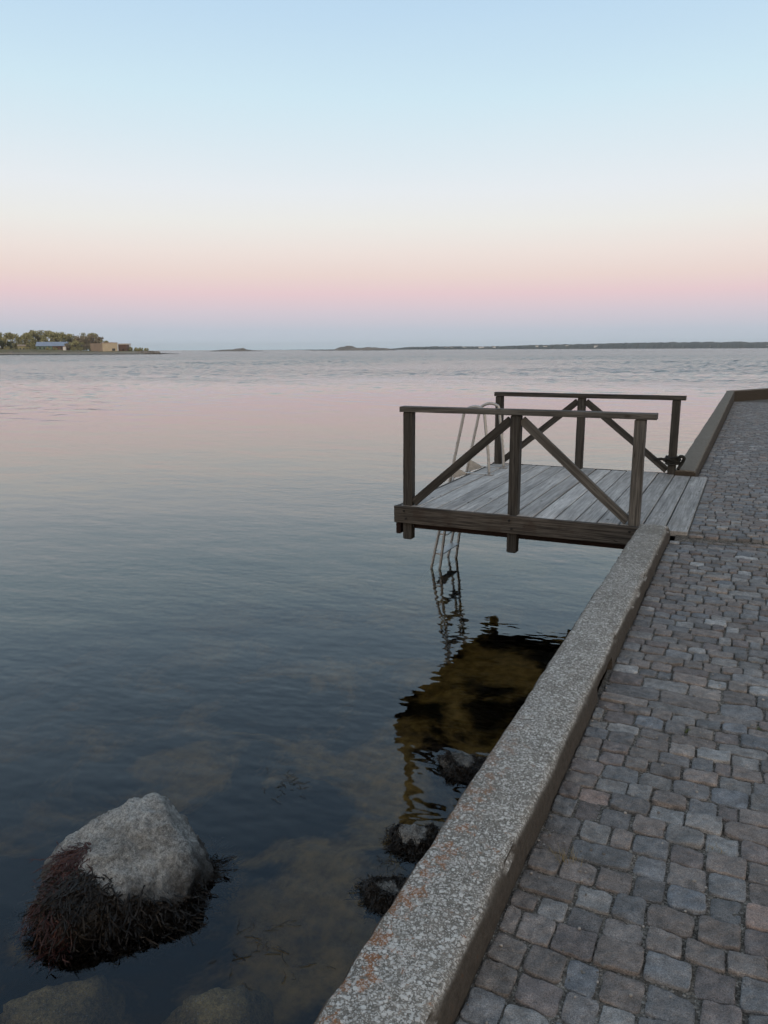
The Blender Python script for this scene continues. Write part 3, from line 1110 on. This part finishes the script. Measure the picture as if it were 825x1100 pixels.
# ------------------------------------------------------------------ boulders and wrack
class Boulder:
    def __init__(self, center, frame, planes, p=9, amp=.04, seed=0):
        self.c = Vector(center); self.fr = frame; self.seed = seed; self.amp = amp; self.p = p
        self.pl = [(Vector(n).normalized(), d) for n, d in planes]

    def local(self, dv):
        s = 0.0
        for n, d in self.pl:
            k = n.dot(dv) / d
            if k > 0: s += k ** self.p
        r = s ** (-1 / self.p)
        q = dv * 2.2
        r *= 1 + self.amp * 1.6 * fbm(q.x + self.seed, q.y, q.z, 3) + self.amp * .7 * fbm(q.x * 4 + self.seed, q.y * 4, q.z * 4, 3) + self.amp * .40 * fbm(q.x * 13 + self.seed, q.y * 17, q.z * 17, 3)
        return r

    def world(self, dv, k=1.0):
        v = dv * self.local(dv) * k
        r, c = self.fr
        return self.c + r * v.x + c * v.y + Vector((0, 0, v.z))

    def mesh(self, name, mat, sub=5):
        bm = bmesh.new()
        bmesh.ops.create_icosphere(bm, subdivisions=sub, radius=1)
        for v in bm.verts:
            v.co = self.world(v.co.normalized())
        me = bpy.data.meshes.new(name)
        bm.to_mesh(me); bm.free()
        me.materials.append(MAT[mat])
        me.polygons.foreach_set("use_smooth", [True] * len(me.polygons))
        o = bpy.data.objects.new(name, me); COL.objects.link(o)
        return o


def fronds(b, n, start, length, rng, width=.006, lift=.012, zmin=None, jitter=.06):
    """ribbons of wrack hanging over boulder b; start(rng) gives a direction in the boulder's frame"""
    mb = MB()
    r, c = b.fr
    cl = []
    for i in range(n):
        if i % 18 == 0 or not cl:
            # a new plant: its fronds share a holdfast and a lie
            dv0 = None
            for _ in range(40):
                dv0 = start(rng)
                if dv0 is not None: break
            if dv0 is None: continue
            cl = [dv0.normalized(), Vector((rng.uniform(-1, 1), rng.uniform(-1, 1), 0)) * 1.0, 2.2 if rng.random() < .22 else .2, rng.uniform(.2, 1.9)]
        dv = cl[0] + Vector((rng.gauss(0, .075), rng.gauss(0, .075), rng.gauss(0, .065)))
        dv.normalize()
        L_ = length * rng.uniform(.5, 1.2)
        segs = 7
        step = L_ / segs
        P = []
        p = b.world(dv, 1.0)
        drift = cl[1] + Vector((rng.uniform(-1, 1), rng.uniform(-1, 1), 0)) * .35
        curl = Vector((rng.gauss(0, .38), rng.gauss(0, .38), rng.gauss(0, .2)))
        for s in range(segs + 1):
            P.append(p.copy())
            rel = p - b.c
            loc = Vector((rel.dot(r), rel.dot(c), rel.z))
            out = Vector((loc.x, loc.y, 0)).normalized()
            outw = r * out.x + c * out.y
            down = Vector((0, 0, -1)) + outw * .10 + drift + curl * (s - 2) + Vector((rng.gauss(0, .3), rng.gauss(0, .3), rng.gauss(0, .2)))
            if p.z < WATER + .012: down.z = rng.uniform(-.7, .05) if cl[2] < 1 else rng.uniform(-.12, .12); down += outw * cl[2]
            p = p + down.normalized() * step
            rel = p - b.c
            loc = Vector((rel.dot(r), rel.dot(c), rel.z))
            rl = loc.length; du = loc.normalized()
            rs = b.local(du)
            if rl < rs + lift * cl[3] * .5:
                q = du * (rs + lift * cl[3] * rng.uniform(.15, 1.1))
                p = b.c + r * q.x + c * q.y + Vector((0, 0, q.z))
        tw = rng.gauss(0, .5)
        wv = []
        for s, q in enumerate(P):
            t = (P[min(s + 1, segs)] - P[max(s - 1, 0)]).normalized()
            rel = (q - b.c).normalized()
            sd = t.cross(rel)
            if sd.length < 1e-3: sd = Vector((1, 0, 0))
            sd.normalize()
            sd = sd * math.cos(tw + s * .12) + rel * math.sin(tw + s * .12)
            ww = width * (0.5 + 1.0 * rng.random()) * (1.0 if s < segs else .4)
            wv += [q + sd * ww, q - sd * ww]
        mb.add(wv, [(2 * s, 2 * s + 1, 2 * s + 3, 2 * s + 2) for s in range(segs)])
        # side branches
        for bidx in range(rng.randint(1, 3)):
            s = rng.randint(2, segs)
            q = P[s]
            d = Vector((rng.gauss(0, 1), rng.gauss(0, 1), rng.gauss(-.3, .6))).normalized()
            sd = Vector((-d.y, d.x, rng.uniform(-.5, .5))).normalized()
            l2 = rng.uniform(.012, .035)
            w2 = width * .8
            mb.add([q + sd * w2, q - sd * w2, q + d * l2 - sd * w2 * .8, q + d * l2 + sd * w2 * .8], [(0, 1, 2, 3)])
    return mb


def big_boulder():
    ang = math.atan2(-2.86, 2.79)            # view azimuth of the boulder
    cvec = Vector((2.86, -2.79, 0)).normalized()          # towards the camera
    rvec = Vector((-cvec.y, cvec.x, 0)) * 1.0
    if rvec.dot(RT) < 0: rvec = -rvec
    planes = [((-1, 0, .25), .56), ((.86, 0, .5), .445), ((-.40, .10, .92), .415), ((0, .62, .78), .395), ((0, -.95, .3), .34),
              ((0, 1, -.12), .40), ((-.7, .7, -.1), .52), ((.75, .65, -.1), .44), ((-.6, -.7, .0), .46), ((.6, -.7, .0), .40), ((-1, 0, -.2), .55), ((1, 0, -.2), .47), ((0, 0, -1), .5)]
    b = Boulder((-2.925, 2.85, WATER - .03), (rvec, cvec), [(n, d * .90) for n, d in planes], 24, .040, 3.3)
    o = b.mesh("boulder", "rock", 6)
    tag(o, "large grey boulder hung with dark seaweed standing out of the water", "boulder")
    rng = random.Random(21)

    def st(rng):
        a = rng.uniform(-.12, 1.02) * math.pi      # front half: angle from +r through +c to -r
        z = rng.uniform(-.30, .85)
        x = math.cos(a)
        top = .52 - .34 * max(0, x - .05) + .40 * fbm(x * 2.2, 3, 1, 3) + (.12 if x < -.2 else 0)
        if z > top: return None
        if fbm(x * 2.6 + 7, z * 3.5, 4, 2) > .10 and z > .02: return None      # bare pale bulges
        return Vector((x, math.sin(a), z))
    w1 = fronds(b, 4300, st, .18, rng, .0034, lift=.013)
    q = w1.build("seaweed", MAT["weed"], o)

    def st2(rng):
        t = rng.random()
        # band from the left shoulder down the left front
        return Vector((-.64 - .14 * t + rng.gauss(0, .05), -.02 + .66 * t, .70 - .58 * t + rng.gauss(0, .05)))
    w2 = fronds(b, 520, st2, .22, rng, .0022, lift=.008)
    q2 = w2.build("red_seaweed", MAT["redweed"], o)
    q2["label"] = "reddish brown seaweed draped over the left shoulder of the boulder"

    def st3(rng):
        a = rng.uniform(0, 1.0) * math.pi
        return Vector((math.cos(a), math.sin(a), rng.uniform(-.1, .22)))
    w3 = fronds(b, 500, st3, .13, rng, .0020, lift=.012)
    w3.build("grey_seaweed", MAT["greyweed"], o)


big_boulder()


def weedy_stone(x, y, rx, ry, top, label, seed, nf):
    cvec = Vector((-x, -y, 0)).normalized(); rvec = Vector((-cvec.y, cvec.x, 0))
    if rvec.dot(RT) < 0: rvec = -rvec
    planes = [((1, 0, .3), rx), ((-1, 0, .4), rx), ((0, 1, .35), ry), ((0, -1, .3), ry), ((.2, .2, 1), top), ((0, 0, -1), .45),
              ((.7, .7, .4), (rx + ry) * .46), ((-.7, .7, .4), (rx + ry) * .46), ((1, 0, -.2), rx), ((-1, 0, -.2), rx), ((0, 1, -.2), ry), ((0, -1, -.2), ry)]
    b = Boulder((x, y, WATER - .02), (rvec, cvec), planes, 12, .13, seed)
    o = b.mesh("rock", "stone", 4)
    tag(o, label, "rock")
    rng = random.Random(seed)

    def st(rng):
        a = rng.uniform(0, 6.28)
        return Vector((math.cos(a), math.sin(a), rng.uniform(-.1, 1.2)))
    fronds(b, nf * 2, st, .12, rng, .0026, lift=.010).build("seaweed", MAT["weed"], o)

    def st2(rng):
        a = rng.uniform(0, 6.28)
        return Vector((math.cos(a), math.sin(a), rng.uniform(.2, 1.6)))
    fronds(b, nf // 2, st2, .10, rng, .0024, lift=.012).build("grey_seaweed", MAT["greyweed"], o)


weedy_stone(-1.60, 3.84, .15, .09, .11, "dark weedy rock at the wall, the middle one of three in a line", 41, 420)
weedy_stone(-1.56, 3.36, .13, .09, .07, "low seaweed covered rock nearest the camera beside the lichened wall", 42, 520)
weedy_stone(-1.62, 4.76, .17, .10, .10, "dark weedy rock in the jetty's reflection close to the wall", 43, 380)


def floating_weed(x, y, n, spread, label, seed):
    rng = random.Random(seed)
    mb = MB()
    for i in range(n):
        a = rng.gauss(.4, .9); px, py = x + rng.gauss(0, spread), y + rng.gauss(0, spread * .6)
        p = Vector((px, py, WATER + .002)); w_ = rng.uniform(.0015, .0035)
        P = []
        for s in range(5):
            P.append(p.copy())
            a += rng.gauss(0, .5)
            p = p + Vector((math.cos(a), math.sin(a), 0)) * rng.uniform(.012, .03)
            p.z = WATER + .0005 + abs(rng.gauss(0, .004))
        vs = []
        for s, q in enumerate(P):
            vs += [q + Vector((-math.sin(a), math.cos(a), .3)) * w_, q - Vector((-math.sin(a), math.cos(a), -.3)) * w_]
        mb.add(vs, [(2 * s, 2 * s + 1, 2 * s + 3, 2 * s + 2) for s in range(4)])
    tag(mb.build("floating_seaweed", MAT["greyweed"]), label, "seaweed", kind="stuff")



def submerged(x, y, rx, ry, top, label, seed):
    cvec = Vector((-x, -y, 0)).normalized(); rvec = Vector((-cvec.y, cvec.x, 0))
    if rvec.dot(RT) < 0: rvec = -rvec
    planes = [((1, 0, .3), rx), ((-1, 0, .4), rx), ((0, 1, .35), ry), ((0, -1, .3), ry), ((.15, .2, 1), .16), ((0, 0, -1), .4),
              ((.7, .7, .4), (rx + ry) * .46), ((-.7, .7, .4), (rx + ry) * .46)]
    b = Boulder((x, y, WATER - top - .16), (rvec, cvec), planes, 10, .08, seed)
    tag(b.mesh("submerged_stone", "sunk", 4), label, "stone")


submerged(-2.02, 2.42, .17, .15, .13, "rounded olive yellow stone under water near the bottom edge of the photo", 61)
submerged(-2.75, 2.12, .24, .16, .17, "olive submerged stone in front of the large boulder at the lower left", 63)

floating_weed(-2.72, 4.05, 26, .10, "loose seaweed wisps breaking the surface beyond the weedy rocks", 1)
floating_weed(-2.05, 2.75, 34, .16, "scatter of dark seaweed fronds afloat right of the large boulder", 2)
floating_weed(-1.75, 3.62, 14, .06, "small seaweed strand afloat between two weedy rocks by the wall", 3)
floating_weed(-1.42, 2.55, 16, .06, "seaweed fronds floating against the orange spotted end of the wall", 4)

tuft(-.43, 2.29, 70, .05, MAT["grass"], "dry straw coloured grass tuft between cobbles near the wall", "grass")
tuft(-.13, 3.40, 60, .022, MAT["green"], "green moss tuft in a cobble joint below the large flat stones", "moss", .022)
tuft(.16, 3.55, 40, .022, MAT["green"], "small green moss tuft in the joints at the right edge of the photo", "moss", .02)
tuft(.02, 2.55, 36, .03, MAT["grass"], "thin dry grass tuft among the darker cobbles on the right", "grass", .02)


# ------------------------------------------------------------------ far shore
CZ = EYE - WATER


def far(px, depth, z=None):
    """point at photo column px, at a depth along the view, height above the water z"""
    # depth along horizontal view direction
    k = (px - 412.5) / 826.0 * math.cos(R(PITCH))
    p = FH * depth + RT * (k * depth)
    return Vector((p.x, p.y, WATER + (z or 0.0)))


PXM = 826.0 / math.cos(R(PITCH))          # px per radian-ish at the horizon


def m_terrain(name, a, b, rockc, sc=.05):
    M = Mat(name)
    co = M.obj()
    n = M.noise(co, sc * 2, 5, .6); n2 = M.noise(co, sc * 12, 3, .6)
    N_ = M.xyz(M.n("ShaderNodeNewGeometry").outputs["Normal"])
    col = M.mix(M.smooth(n, .4, .6), a, b)
    z = M.xyz(M.n("ShaderNodeNewGeometry").outputs["Position"])[2]
    rk = M.smooth(M.math('ADD', z, M.math('MULTIPLY', n2, 2.0)), WATER + 3.2, WATER + 1.6)
    col = M.mix(rk, col, M.mix(n2, rockc, tuple(c * 1.9 for c in rockc)))
    wet = M.smooth(M.math('ADD', z, M.math('MULTIPLY', n2, .4)), WATER + 1.0, WATER + .5)
    col = M.mix(M.math('MULTIPLY', wet, .85), col, (.035, .033, .03))
    M.bsdf(col, .95, M.bump(n2, .5, .5), spec=.1)
    return M.m


MAT["isle"] = m_terrain("headland_ground", (.140, .122, .065), (.190, .168, .098), (.20, .18, .155), .04)
MAT["skerry"] = m_terrain("skerry_rock", (.16, .145, .125), (.22, .20, .175), (.15, .14, .13), .02)
MAT["coast"] = m_terrain("far_forest_ground", (.018, .026, .022), (.034, .042, .032), (.03, .035, .033), .006)


def ridge(name, pxs, depth, hfun, thick, mat, seed, nx=160, ny=14, kind="structure", rough=.2):
    """low land whose outline against the sky follows hfun(px) in metres"""
    vs, fs = [], []
    for j in range(ny + 1):
        t = j / ny
        prof = math.sin(math.pi * min(1, t * 1.15)) if t < .87 else math.sin(math.pi * .87 * 1.15) * 0
        prof = (1 - (2 * t - 1) ** 2)
        for i in range(nx + 1):
            px = pxs[0] + (pxs[1] - pxs[0]) * i / nx
            h = hfun(px)
            d = depth + (t - .0) * thick
            p = far(px, d)
            nn = fbm(p.x * .02 + seed, p.y * .02, 1.7, 4)
            n2 = fbm(p.x * .15 + seed, p.y * .15, 3.7, 3)
            edge = prof ** .6
            z = (h * edge) * (1 + rough * nn) + rough * 1.2 * n2 * edge - .6 * (1 - edge) - .25
            off = fbm(p.x * .03, seed, 2.0, 3) * thick * .12 * (1 - t)
            p = far(px, d + off)
            vs.append((p.x, p.y, WATER + z))
    n = nx + 1
    for j in range(ny):
        for i in range(nx):
            fs.append((j * n + i, j * n + i + 1, (j + 1) * n + i + 1, (j + 1) * n + i))
    o = mesh_obj(name, vs, fs, mat, smooth=False)
    return tag(o, kind=kind)


def interp(px, pts):
    xs_, ys_ = zip(*pts)
    return float(np.interp(px, xs_, ys_))


HD = 550.0
ridge("headland", (-140, 178), HD, lambda px: interp(px, [(-140, 2), (-120, 4.5), (0, 4.2), (60, 3.6), (110, 2.8), (140, 2.6), (160, 2.2), (170, 1.6), (178, .2)]),
      90, MAT["isle"], 5, 190, 18)
ridge("skerry", (165, 193), HD + 20, lambda px: interp(px, [(165, .9), (178, 1.0), (186, .7), (193, .05)]), 25, MAT["skerry"], 15, 40, 8, rough=.5)
ridge("islet", (226, 284), 1500, lambda px: interp(px, [(226, .2), (234, 2.2), (242, 4.2), (256, 4.5), (259, 5.4), (262, 7.0), (265, 4.0), (272, 2.0), (284, .2)]), 60, MAT["skerry"], 25, 120, 8, rough=.8)
ridge("islet", (328, 428), 1900, lambda px: interp(px, [(328, .1), (345, 1.2), (360, 2.0), (366, 6.5), (380, 7.8), (390, 5.6), (402, 6.2), (412, 4.0), (420, 2.6), (428, .2)]), 80, MAT["skerry"], 35, 160, 8, rough=.9)


def coast_h(px):
    b = interp(px, [(280, 0.6), (420, 5), (440, 14), (480, 16), (520, 15), (560, 20), (600, 24), (640, 27), (680, 31), (720, 33), (760, 34), (825, 33), (1000, 36), (1040, 18), (1050, 1)])
    return b + 2.2 * fbm(px * .35, 2, 2, 4) + 1.6 * fbm(px * 1.6, 6, 2, 3)


ridge("far_coast", (285, 1050), 4000, coast_h, 500, MAT["coast"], 45, 900, 10, rough=.12)


# trees of the headland: trunk, limbs, and a loose crown of leaf-sized faces
def tree_meshes(seed, h, w, n, matname):
    rng = random.Random(seed)
    tr = MB()
    th = h * .45
    tr.tube([(0, 0, -1), (.1, 0, th * .5), (0, .1, th), (.1, 0, h * .75)], [.32, .26, .2, .07], 7)
    lobes = []
    for i in range(15):
        a = rng.uniform(0, 6.28); rr = rng.uniform(.12, .46) * w
        z = rng.uniform(.16, .86) * h
        rr *= 1.1 - abs(z / h - .48)
        c = Vector((math.cos(a) * rr, math.sin(a) * rr, z))
        lobes.append((c, rng.uniform(.14, .25) * w))
        tr.tube([(0, 0, th * .8), c * .5 + Vector((0, 0, th * .4)), c], [.14, .09, .03], 5)
    cr = MB()
    for i in range(n):
        c, r = lobes[rng.randrange(len(lobes))]
        d = Vector((rng.gauss(0, 1), rng.gauss(0, 1), rng.gauss(0, 1))).normalized() * r * rng.random() ** .45
        d.z *= .8
        p = c + d
        u = Vector((rng.gauss(0, 1), rng.gauss(0, 1), rng.gauss(0, 1))).normalized()
        v_ = u.orthogonal().normalized()
        s = rng.uniform(.16, .42)
        w_ = u.cross(v_)
        cr.add([p + v_ * s, p + w_ * s * .8, p - v_ * s, p - w_ * s * .7], [(0, 1, 2, 3)])
    return tr, cr


def make_tree(name, seed, h, w, n, mat):
    root = empty(name, (0, 0, 0), "tree", "tree")
    tr, cr = tree_meshes(seed, h, w, n, mat)
    tr.build("trunk", MAT["bark"], root)
    cr.build("crown", MAT[mat], root)
    return root


protos = [make_tree("budding_tree", 1, 10, 9, 1500, "leafA"), make_tree("budding_tree", 2, 9, 8, 1300, "leafB"),
          make_tree("budding_tree", 3, 8, 8, 1400, "leafA"), make_tree("evergreen_tree", 4, 8, 6, 1500, "leafC")]
bush = empty("bush", (0, 0, 0), "bush", "bush")
trb, crb = tree_meshes(8, 3.2, 4.2, 700, "leafA")
crb.build("crown", MAT["leafA"], bush)
trb.build("trunk", MAT["bark"], bush)
used = set()


def place_tree(proto, px, depth, zbase, scale, rz, label, cat, group):
    if proto.name in used:
        o = proto.copy(); COL.objects.link(o)
        for ch in list(proto.children):
            c = ch.copy(); COL.objects.link(c); c.parent = o
    else:
        o = proto; used.add(proto.name)
    p = far(px, depth, zbase)
    o.location = p; o.rotation_euler = (0, 0, rz); o.scale = (scale * random.uniform(.9, 1.15), scale * random.uniform(.9, 1.15), scale)
    o["label"] = label; o["category"] = cat
    if group: o["group"] = group
    return o


WOOD = "olive brown budding tree in the wood massed behind the headland buildings"
rt = random.Random(77)
# (column in the photo, crown top above the water in metres)
spots = [(-95, 13), (-70, 15), (-48, 14), (-30, 15), (-14, 14), (-3, 14.5), (7, 14.5), (15, 13.5), (24, 12.5), (30, 14.0), (37, 14.6), (43, 16.2), (50, 16.0),
         (57, 14.5), (64, 14.6), (71, 14.2), (78, 13.2), (84, 13.6), (91, 12.8), (97, 14.3), (102, 13.6), (107, 10.5), (113, 8.8), (119, 7.8)]
for i, (px, top) in enumerate(spots):
    pr = protos[(0, 1, 2, 0, 1, 2, 0)[rt.randrange(7)]]
    h = {0: 10, 1: 9, 2: 8}[protos.index(pr)] * .96
    zb = 3.0
    place_tree(pr, px, HD + 70 + rt.uniform(-8, 25), zb, (top * 1.22 - zb) / h, rt.uniform(0, 6.28), WOOD, "tree", "wood on the headland")
for i, (px, top) in enumerate([(3, 9.5), (11, 9.0), (18, 8), (33, 8.2), (76, 9.0), (82, 9.5), (88, 8.6), (94, 8.0)]):
    pr = protos[3] if px in (3, 11) else protos[i % 3]
    h = {0: 10, 1: 9, 2: 8, 3: 8}[protos.index(pr)] * .96
    lab = ("dark green tree at the water end of the wood on the left headland" if pr is protos[3]
           else "low olive tree growing in front of the wood between the headland buildings")
    place_tree(pr, px, HD + 48 + rt.uniform(-4, 6), 2.8, (top * 1.10 - 2.8) / h, rt.uniform(0, 6.28), lab, "tree", "front trees on the headland")
for i, (px, d, zb, s) in enumerate([(x, 58 + (x * 7) % 11, 3, 1.0 + .12 * (x % 3)) for x in (-28, -20, -2, 3, 12, 17, 25, 31, 37, 76, 84, 93, 98, 102, 107)] + [(52, 40, 3, .8), (60, 38, 3, .7), (30, 36, 2.8, .8), (8, 34, 3, 1.0), (-10, 34, 3, 1.1), (80, 36, 2.6, .9), (88, 36, 2.6, .8),
                                    (134, 52, 2.2, .9), (140, 48, 2.2, 1.0), (147, 40, 2.0, .9), (152, 42, 2.0, .9), (158, 40, 1.8, .85)]):
    lab = "low brownish bush on the rocky point right of the beige building" if px > 125 else "low brownish bush on the headland shore in front of the trees"
    place_tree(bush, px, HD + d, zb, s, rt.uniform(0, 6.28), lab, "bush", "bushes on the headland point" if px > 125 else "bushes on the headland shore")

# headland buildings
MAT["blue_roof"] = m_simple("blue_grey_roof", (.24, .30, .40), .6, .12, .3)
MAT["teal_wall"] = m_simple("green_wall", (.13, .20, .16), .8, .15, .3)
MAT["brown_wall"] = m_simple("brown_wall", (.16, .10, .075), .85, .2, .4)
MAT["beige_wall"] = m_simple("beige_wall", (.50, .43, .31), .85, .12, .2)
MAT["beige_wall_dark"] = m_simple("dark_beige_wall", (.30, .23, .17), .85, .15, .2)  # darker version of the beige, for the side wall and one roof
MAT["yellow_wall"] = m_simple("pale_yellow_wall", (.30, .28, .15), .85, .12, .2)
MAT["white_paint"] = m_simple("white_paint", (.72, .71, .68), .6, .05, .3)
MAT["dark_window"] = m_simple("dark_window", (.03, .035, .04), .2, .1, 1)
MAT["red_roof"] = m_simple("pinkish_roof", (.38, .27, .24), .8, .1, .3)


def bframe(px0, px1, d0, d1=None):
    a = far(px0, HD + d0); b = far(px1, HD + (d1 if d1 is not None else d0))
    u = (b - a); Ln = u.length; u.normalize()
    v_ = Vector((-u.y, u.x, 0))
    if v_.dot(FH) < 0: v_ = -v_
    return a, u, v_, Ln


class OB(MB):
    """boxes in a building's own frame"""
    def __init__(self, fr):
        super().__init__(); self.a, self.u, self.w, self.L = fr

    def b(self, x0, x1, y0, y1, z0, z1):
        P = lambda x, y, z: self.a + self.u * x + self.w * y + Vector((0, 0, z))
        v = [P(x0, y0, z0), P(x1, y0, z0), P(x1, y1, z0), P(x0, y1, z0), P(x0, y0, z1), P(x1, y0, z1), P(x1, y1, z1), P(x0, y1, z1)]
        f = [(3, 2, 1, 0), (4, 5, 6, 7), (0, 1, 5, 4), (1, 2, 6, 5), (2, 3, 7, 6), (3, 0, 4, 7)]
        self.add(v, f); return self

    def gable(self, x0, x1, y0, y1, z0, z1):
        P = lambda x, y, z: self.a + self.u * x + self.w * y + Vector((0, 0, z))
        ym = (y0 + y1) / 2
        v = [P(x0, y0, z0), P(x1, y0, z0), P(x1, y1, z0), P(x0, y1, z0), P(x0, ym, z1), P(x1, ym, z1)]
        f = [(3, 2, 1, 0), (0, 1, 5, 4), (2, 3, 4, 5), (1, 2, 5), (3, 0, 4)]
        self.add(v, f); return self


def windows(fr, root, xs_, z0, z1, w_):
    for x in xs_:
        OB(fr).b(x, x + w_, -.06, .02, z0, z1).build("window", MAT["dark_window"], root)


# long building with a blue-grey roof
fr = bframe(40, 73, 50, 54)
root = empty("long_building", fr[0], "long low building under a blue grey roof among the headland trees", "building")
Ln = fr[3]
OB(fr).b(0, Ln * .52, 0, 8, 1, 6.2).build("wall", MAT["teal_wall"], root)
OB(fr).b(Ln * .52 + .01, Ln, 0.1, 8, 1, 6.2).build("wall", MAT["brown_wall"], root)
OB(fr).gable(-.5, Ln + .4, -.8, 8.8, 6.21, 9.4).build("roof", MAT["blue_roof"], root)
windows(fr, root, [2, 5, 8, 14, 17.5], 4.0, 5.4, 1.3)
# beige building with a darker gable side
fr = bframe(111, 127.2, 30, 34)
root = empty("beige_building", fr[0], "pale beige flat roofed building near the tip of the headland", "building")
Ln = fr[3]
fr2 = bframe(98, 110.9, 38, 30)
OB(fr).b(0, Ln, 0, 9, 1, 8.1).build("wall", MAT["beige_wall"], root)
w2 = OB(fr2).b(0, fr2[3] - .02, 0.05, 7, 1, 8.0).build("side_wall", MAT["beige_wall_dark"], root)
OB(fr).b(-.25, Ln + .25, -.25, 9.2, 8.11, 8.5).build("roof", MAT["red_roof"], root)
windows(fr, root, [6.6], 2.4, 4.2, 2.2)
# pale yellow house at the left
fr = bframe(20, 28.5, 44, 46)
root = empty("yellow_house", fr[0], "small pale yellow house half hidden among trees at the far left", "house")
Ln = fr[3]
OB(fr).b(0, Ln, 0, 6, 1, 6.2).build("wall", MAT["yellow_wall"], root)
OB(fr).gable(-.3, Ln + .3, -.4, 6.4, 6.21, 7.4).build("roof", MAT["beige_wall_dark"], root)
windows(fr, root, [1.2, 3.6], 3.4, 4.8, 1.0)
# small white shed by the blue-roofed building
fr = bframe(68.5, 71.0, 32)
root = empty("white_shed", fr[0], "tiny bright white shed on the shore in front of the blue roofed building", "shed")
Ln = fr[3]
OB(fr).b(0, Ln, 0, 1.6, 2, 5.4).build("wall", MAT["white_paint"], root)
OB(fr).gable(-.1, Ln + .1, -.2, 1.8, 5.41, 5.9).build("roof", MAT["red_roof"], root)
# dark brown building right of the beige one, white low building behind it
fr = bframe(128, 137, 44)
root = empty("brown_house", fr[0], "small dark brown house right of the pale beige building", "house")
Ln = fr[3]
OB(fr).b(0, Ln, 0, 6, 1, 6.8).build("wall", MAT["brown_wall"], root)
OB(fr).b(-.2, Ln + .2, -.2, 6.2, 6.81, 7.1).build("roof", MAT["brown_wall"], root)
windows(fr, root, [3.0], 2.6, 3.8, 1.0)
fr = bframe(127.5, 139, 62)
root = empty("white_building", fr[0], "low white building rising behind the small dark brown house", "building")
Ln = fr[3]
OB(fr).b(0, Ln, 0, 6, 1, 7.6).build("wall", MAT["white_paint"], root)
OB(fr).b(-.2, Ln + .2, -.2, 6.2, 7.61, 7.9).build("roof", MAT["red_roof"], root)

# shore rocks of the headland
rr = random.Random(4)
for i, (px, d, s) in enumerate([(4, 12, 1.4), (12, 10, 1.7), (21, 12, 1.3), (34, 10, 1.5), (66, 12, 1.6), (86, 11, 1.3), (104, 10, 1.5), (150, 16, 1.7), (157, 14, 2.0), (163, 16, 1.8), (169, 14, 1.5)]):
    p = far(px, HD + d, .9)
    b = Boulder(p, (Vector((1, 0, 0)), Vector((0, 1, 0))), [((1, 0, .2), 1.5 * s), ((-1, 0, .3), 1.4 * s), ((0, 1, .2), s), ((0, -1, .2), s), ((0, 0, 1), .8 * s), ((0, 0, -1), s)], 7, .1, i * 3.1)
    o = b.mesh("shore_rock", "rock", 2)
    o.data.materials[0] = MAT["skerry"]
    tag(o, "pale shore rock on the point at the tip of the left headland" if px > 140 else "pale rock along the waterline of the left headland", "rock",
        "rocks on the headland point" if px > 140 else "rocks along the headland shore")

# houses on the far coast
for i, (px, d, z, w_, h) in enumerate([(478, 0, 4, 9, 5), (484, 0, 5, 11, 5), (498, 0, 4, 12, 6), (515, 0, 6, 10, 5), (518, 0, 5, 9, 5), (530, 0, 6, 10, 6), (576, 0, 10, 10, 6), (584, 0, 8, 14, 6),
                                       (608, 0, 11, 10, 6), (625, 0, 4, 12, 5), (639, 0, 8, 13, 7), (712, 0, 4, 10, 6), (716, 0, 6, 12, 6), (720, 0, 5, 10, 5), (758, 0, 5, 22, 5), (764, 0, 6, 12, 5), (821, 0, 7, 14, 6)]):
    a = far(px, 3990 + 60)
    root = empty("house", a, "tiny pale house dotted along the wooded far coast on the horizon", "house", "houses on the far coast")
    u = RT; v_ = FH
    w_ *= 1.5; h *= 1.15
    fr = (a, u, v_, w_)
    OB(fr).b(0, w_, 0, 8, 2, z + h).build("wall", MAT["white_paint"], root)
    OB(fr).gable(-.4, w_ + .4, -.5, 8.5, z + h + .01, z + h + 2.6).build("roof", MAT["brown_wall"], root)

# the evening air over the water
m = MB(); m.box((-6000, -6000, -10.2), (6000, 6000, 48.0))
M_ = bpy.data.materials.new("evening_haze"); M_.use_nodes = True
t_ = M_.node_tree; t_.nodes.clear()
o_ = t_.nodes.new("ShaderNodeOutputMaterial"); pv = t_.nodes.new("ShaderNodeVolumePrincipled")
pv.inputs["Color"].default_value = (.90, .97, 1.0, 1); pv.inputs["Density"].default_value = HAZE
t_.links.new(pv.outputs[0], o_.inputs["Volume"])
tag(m.build("haze", M_), kind="stuff")
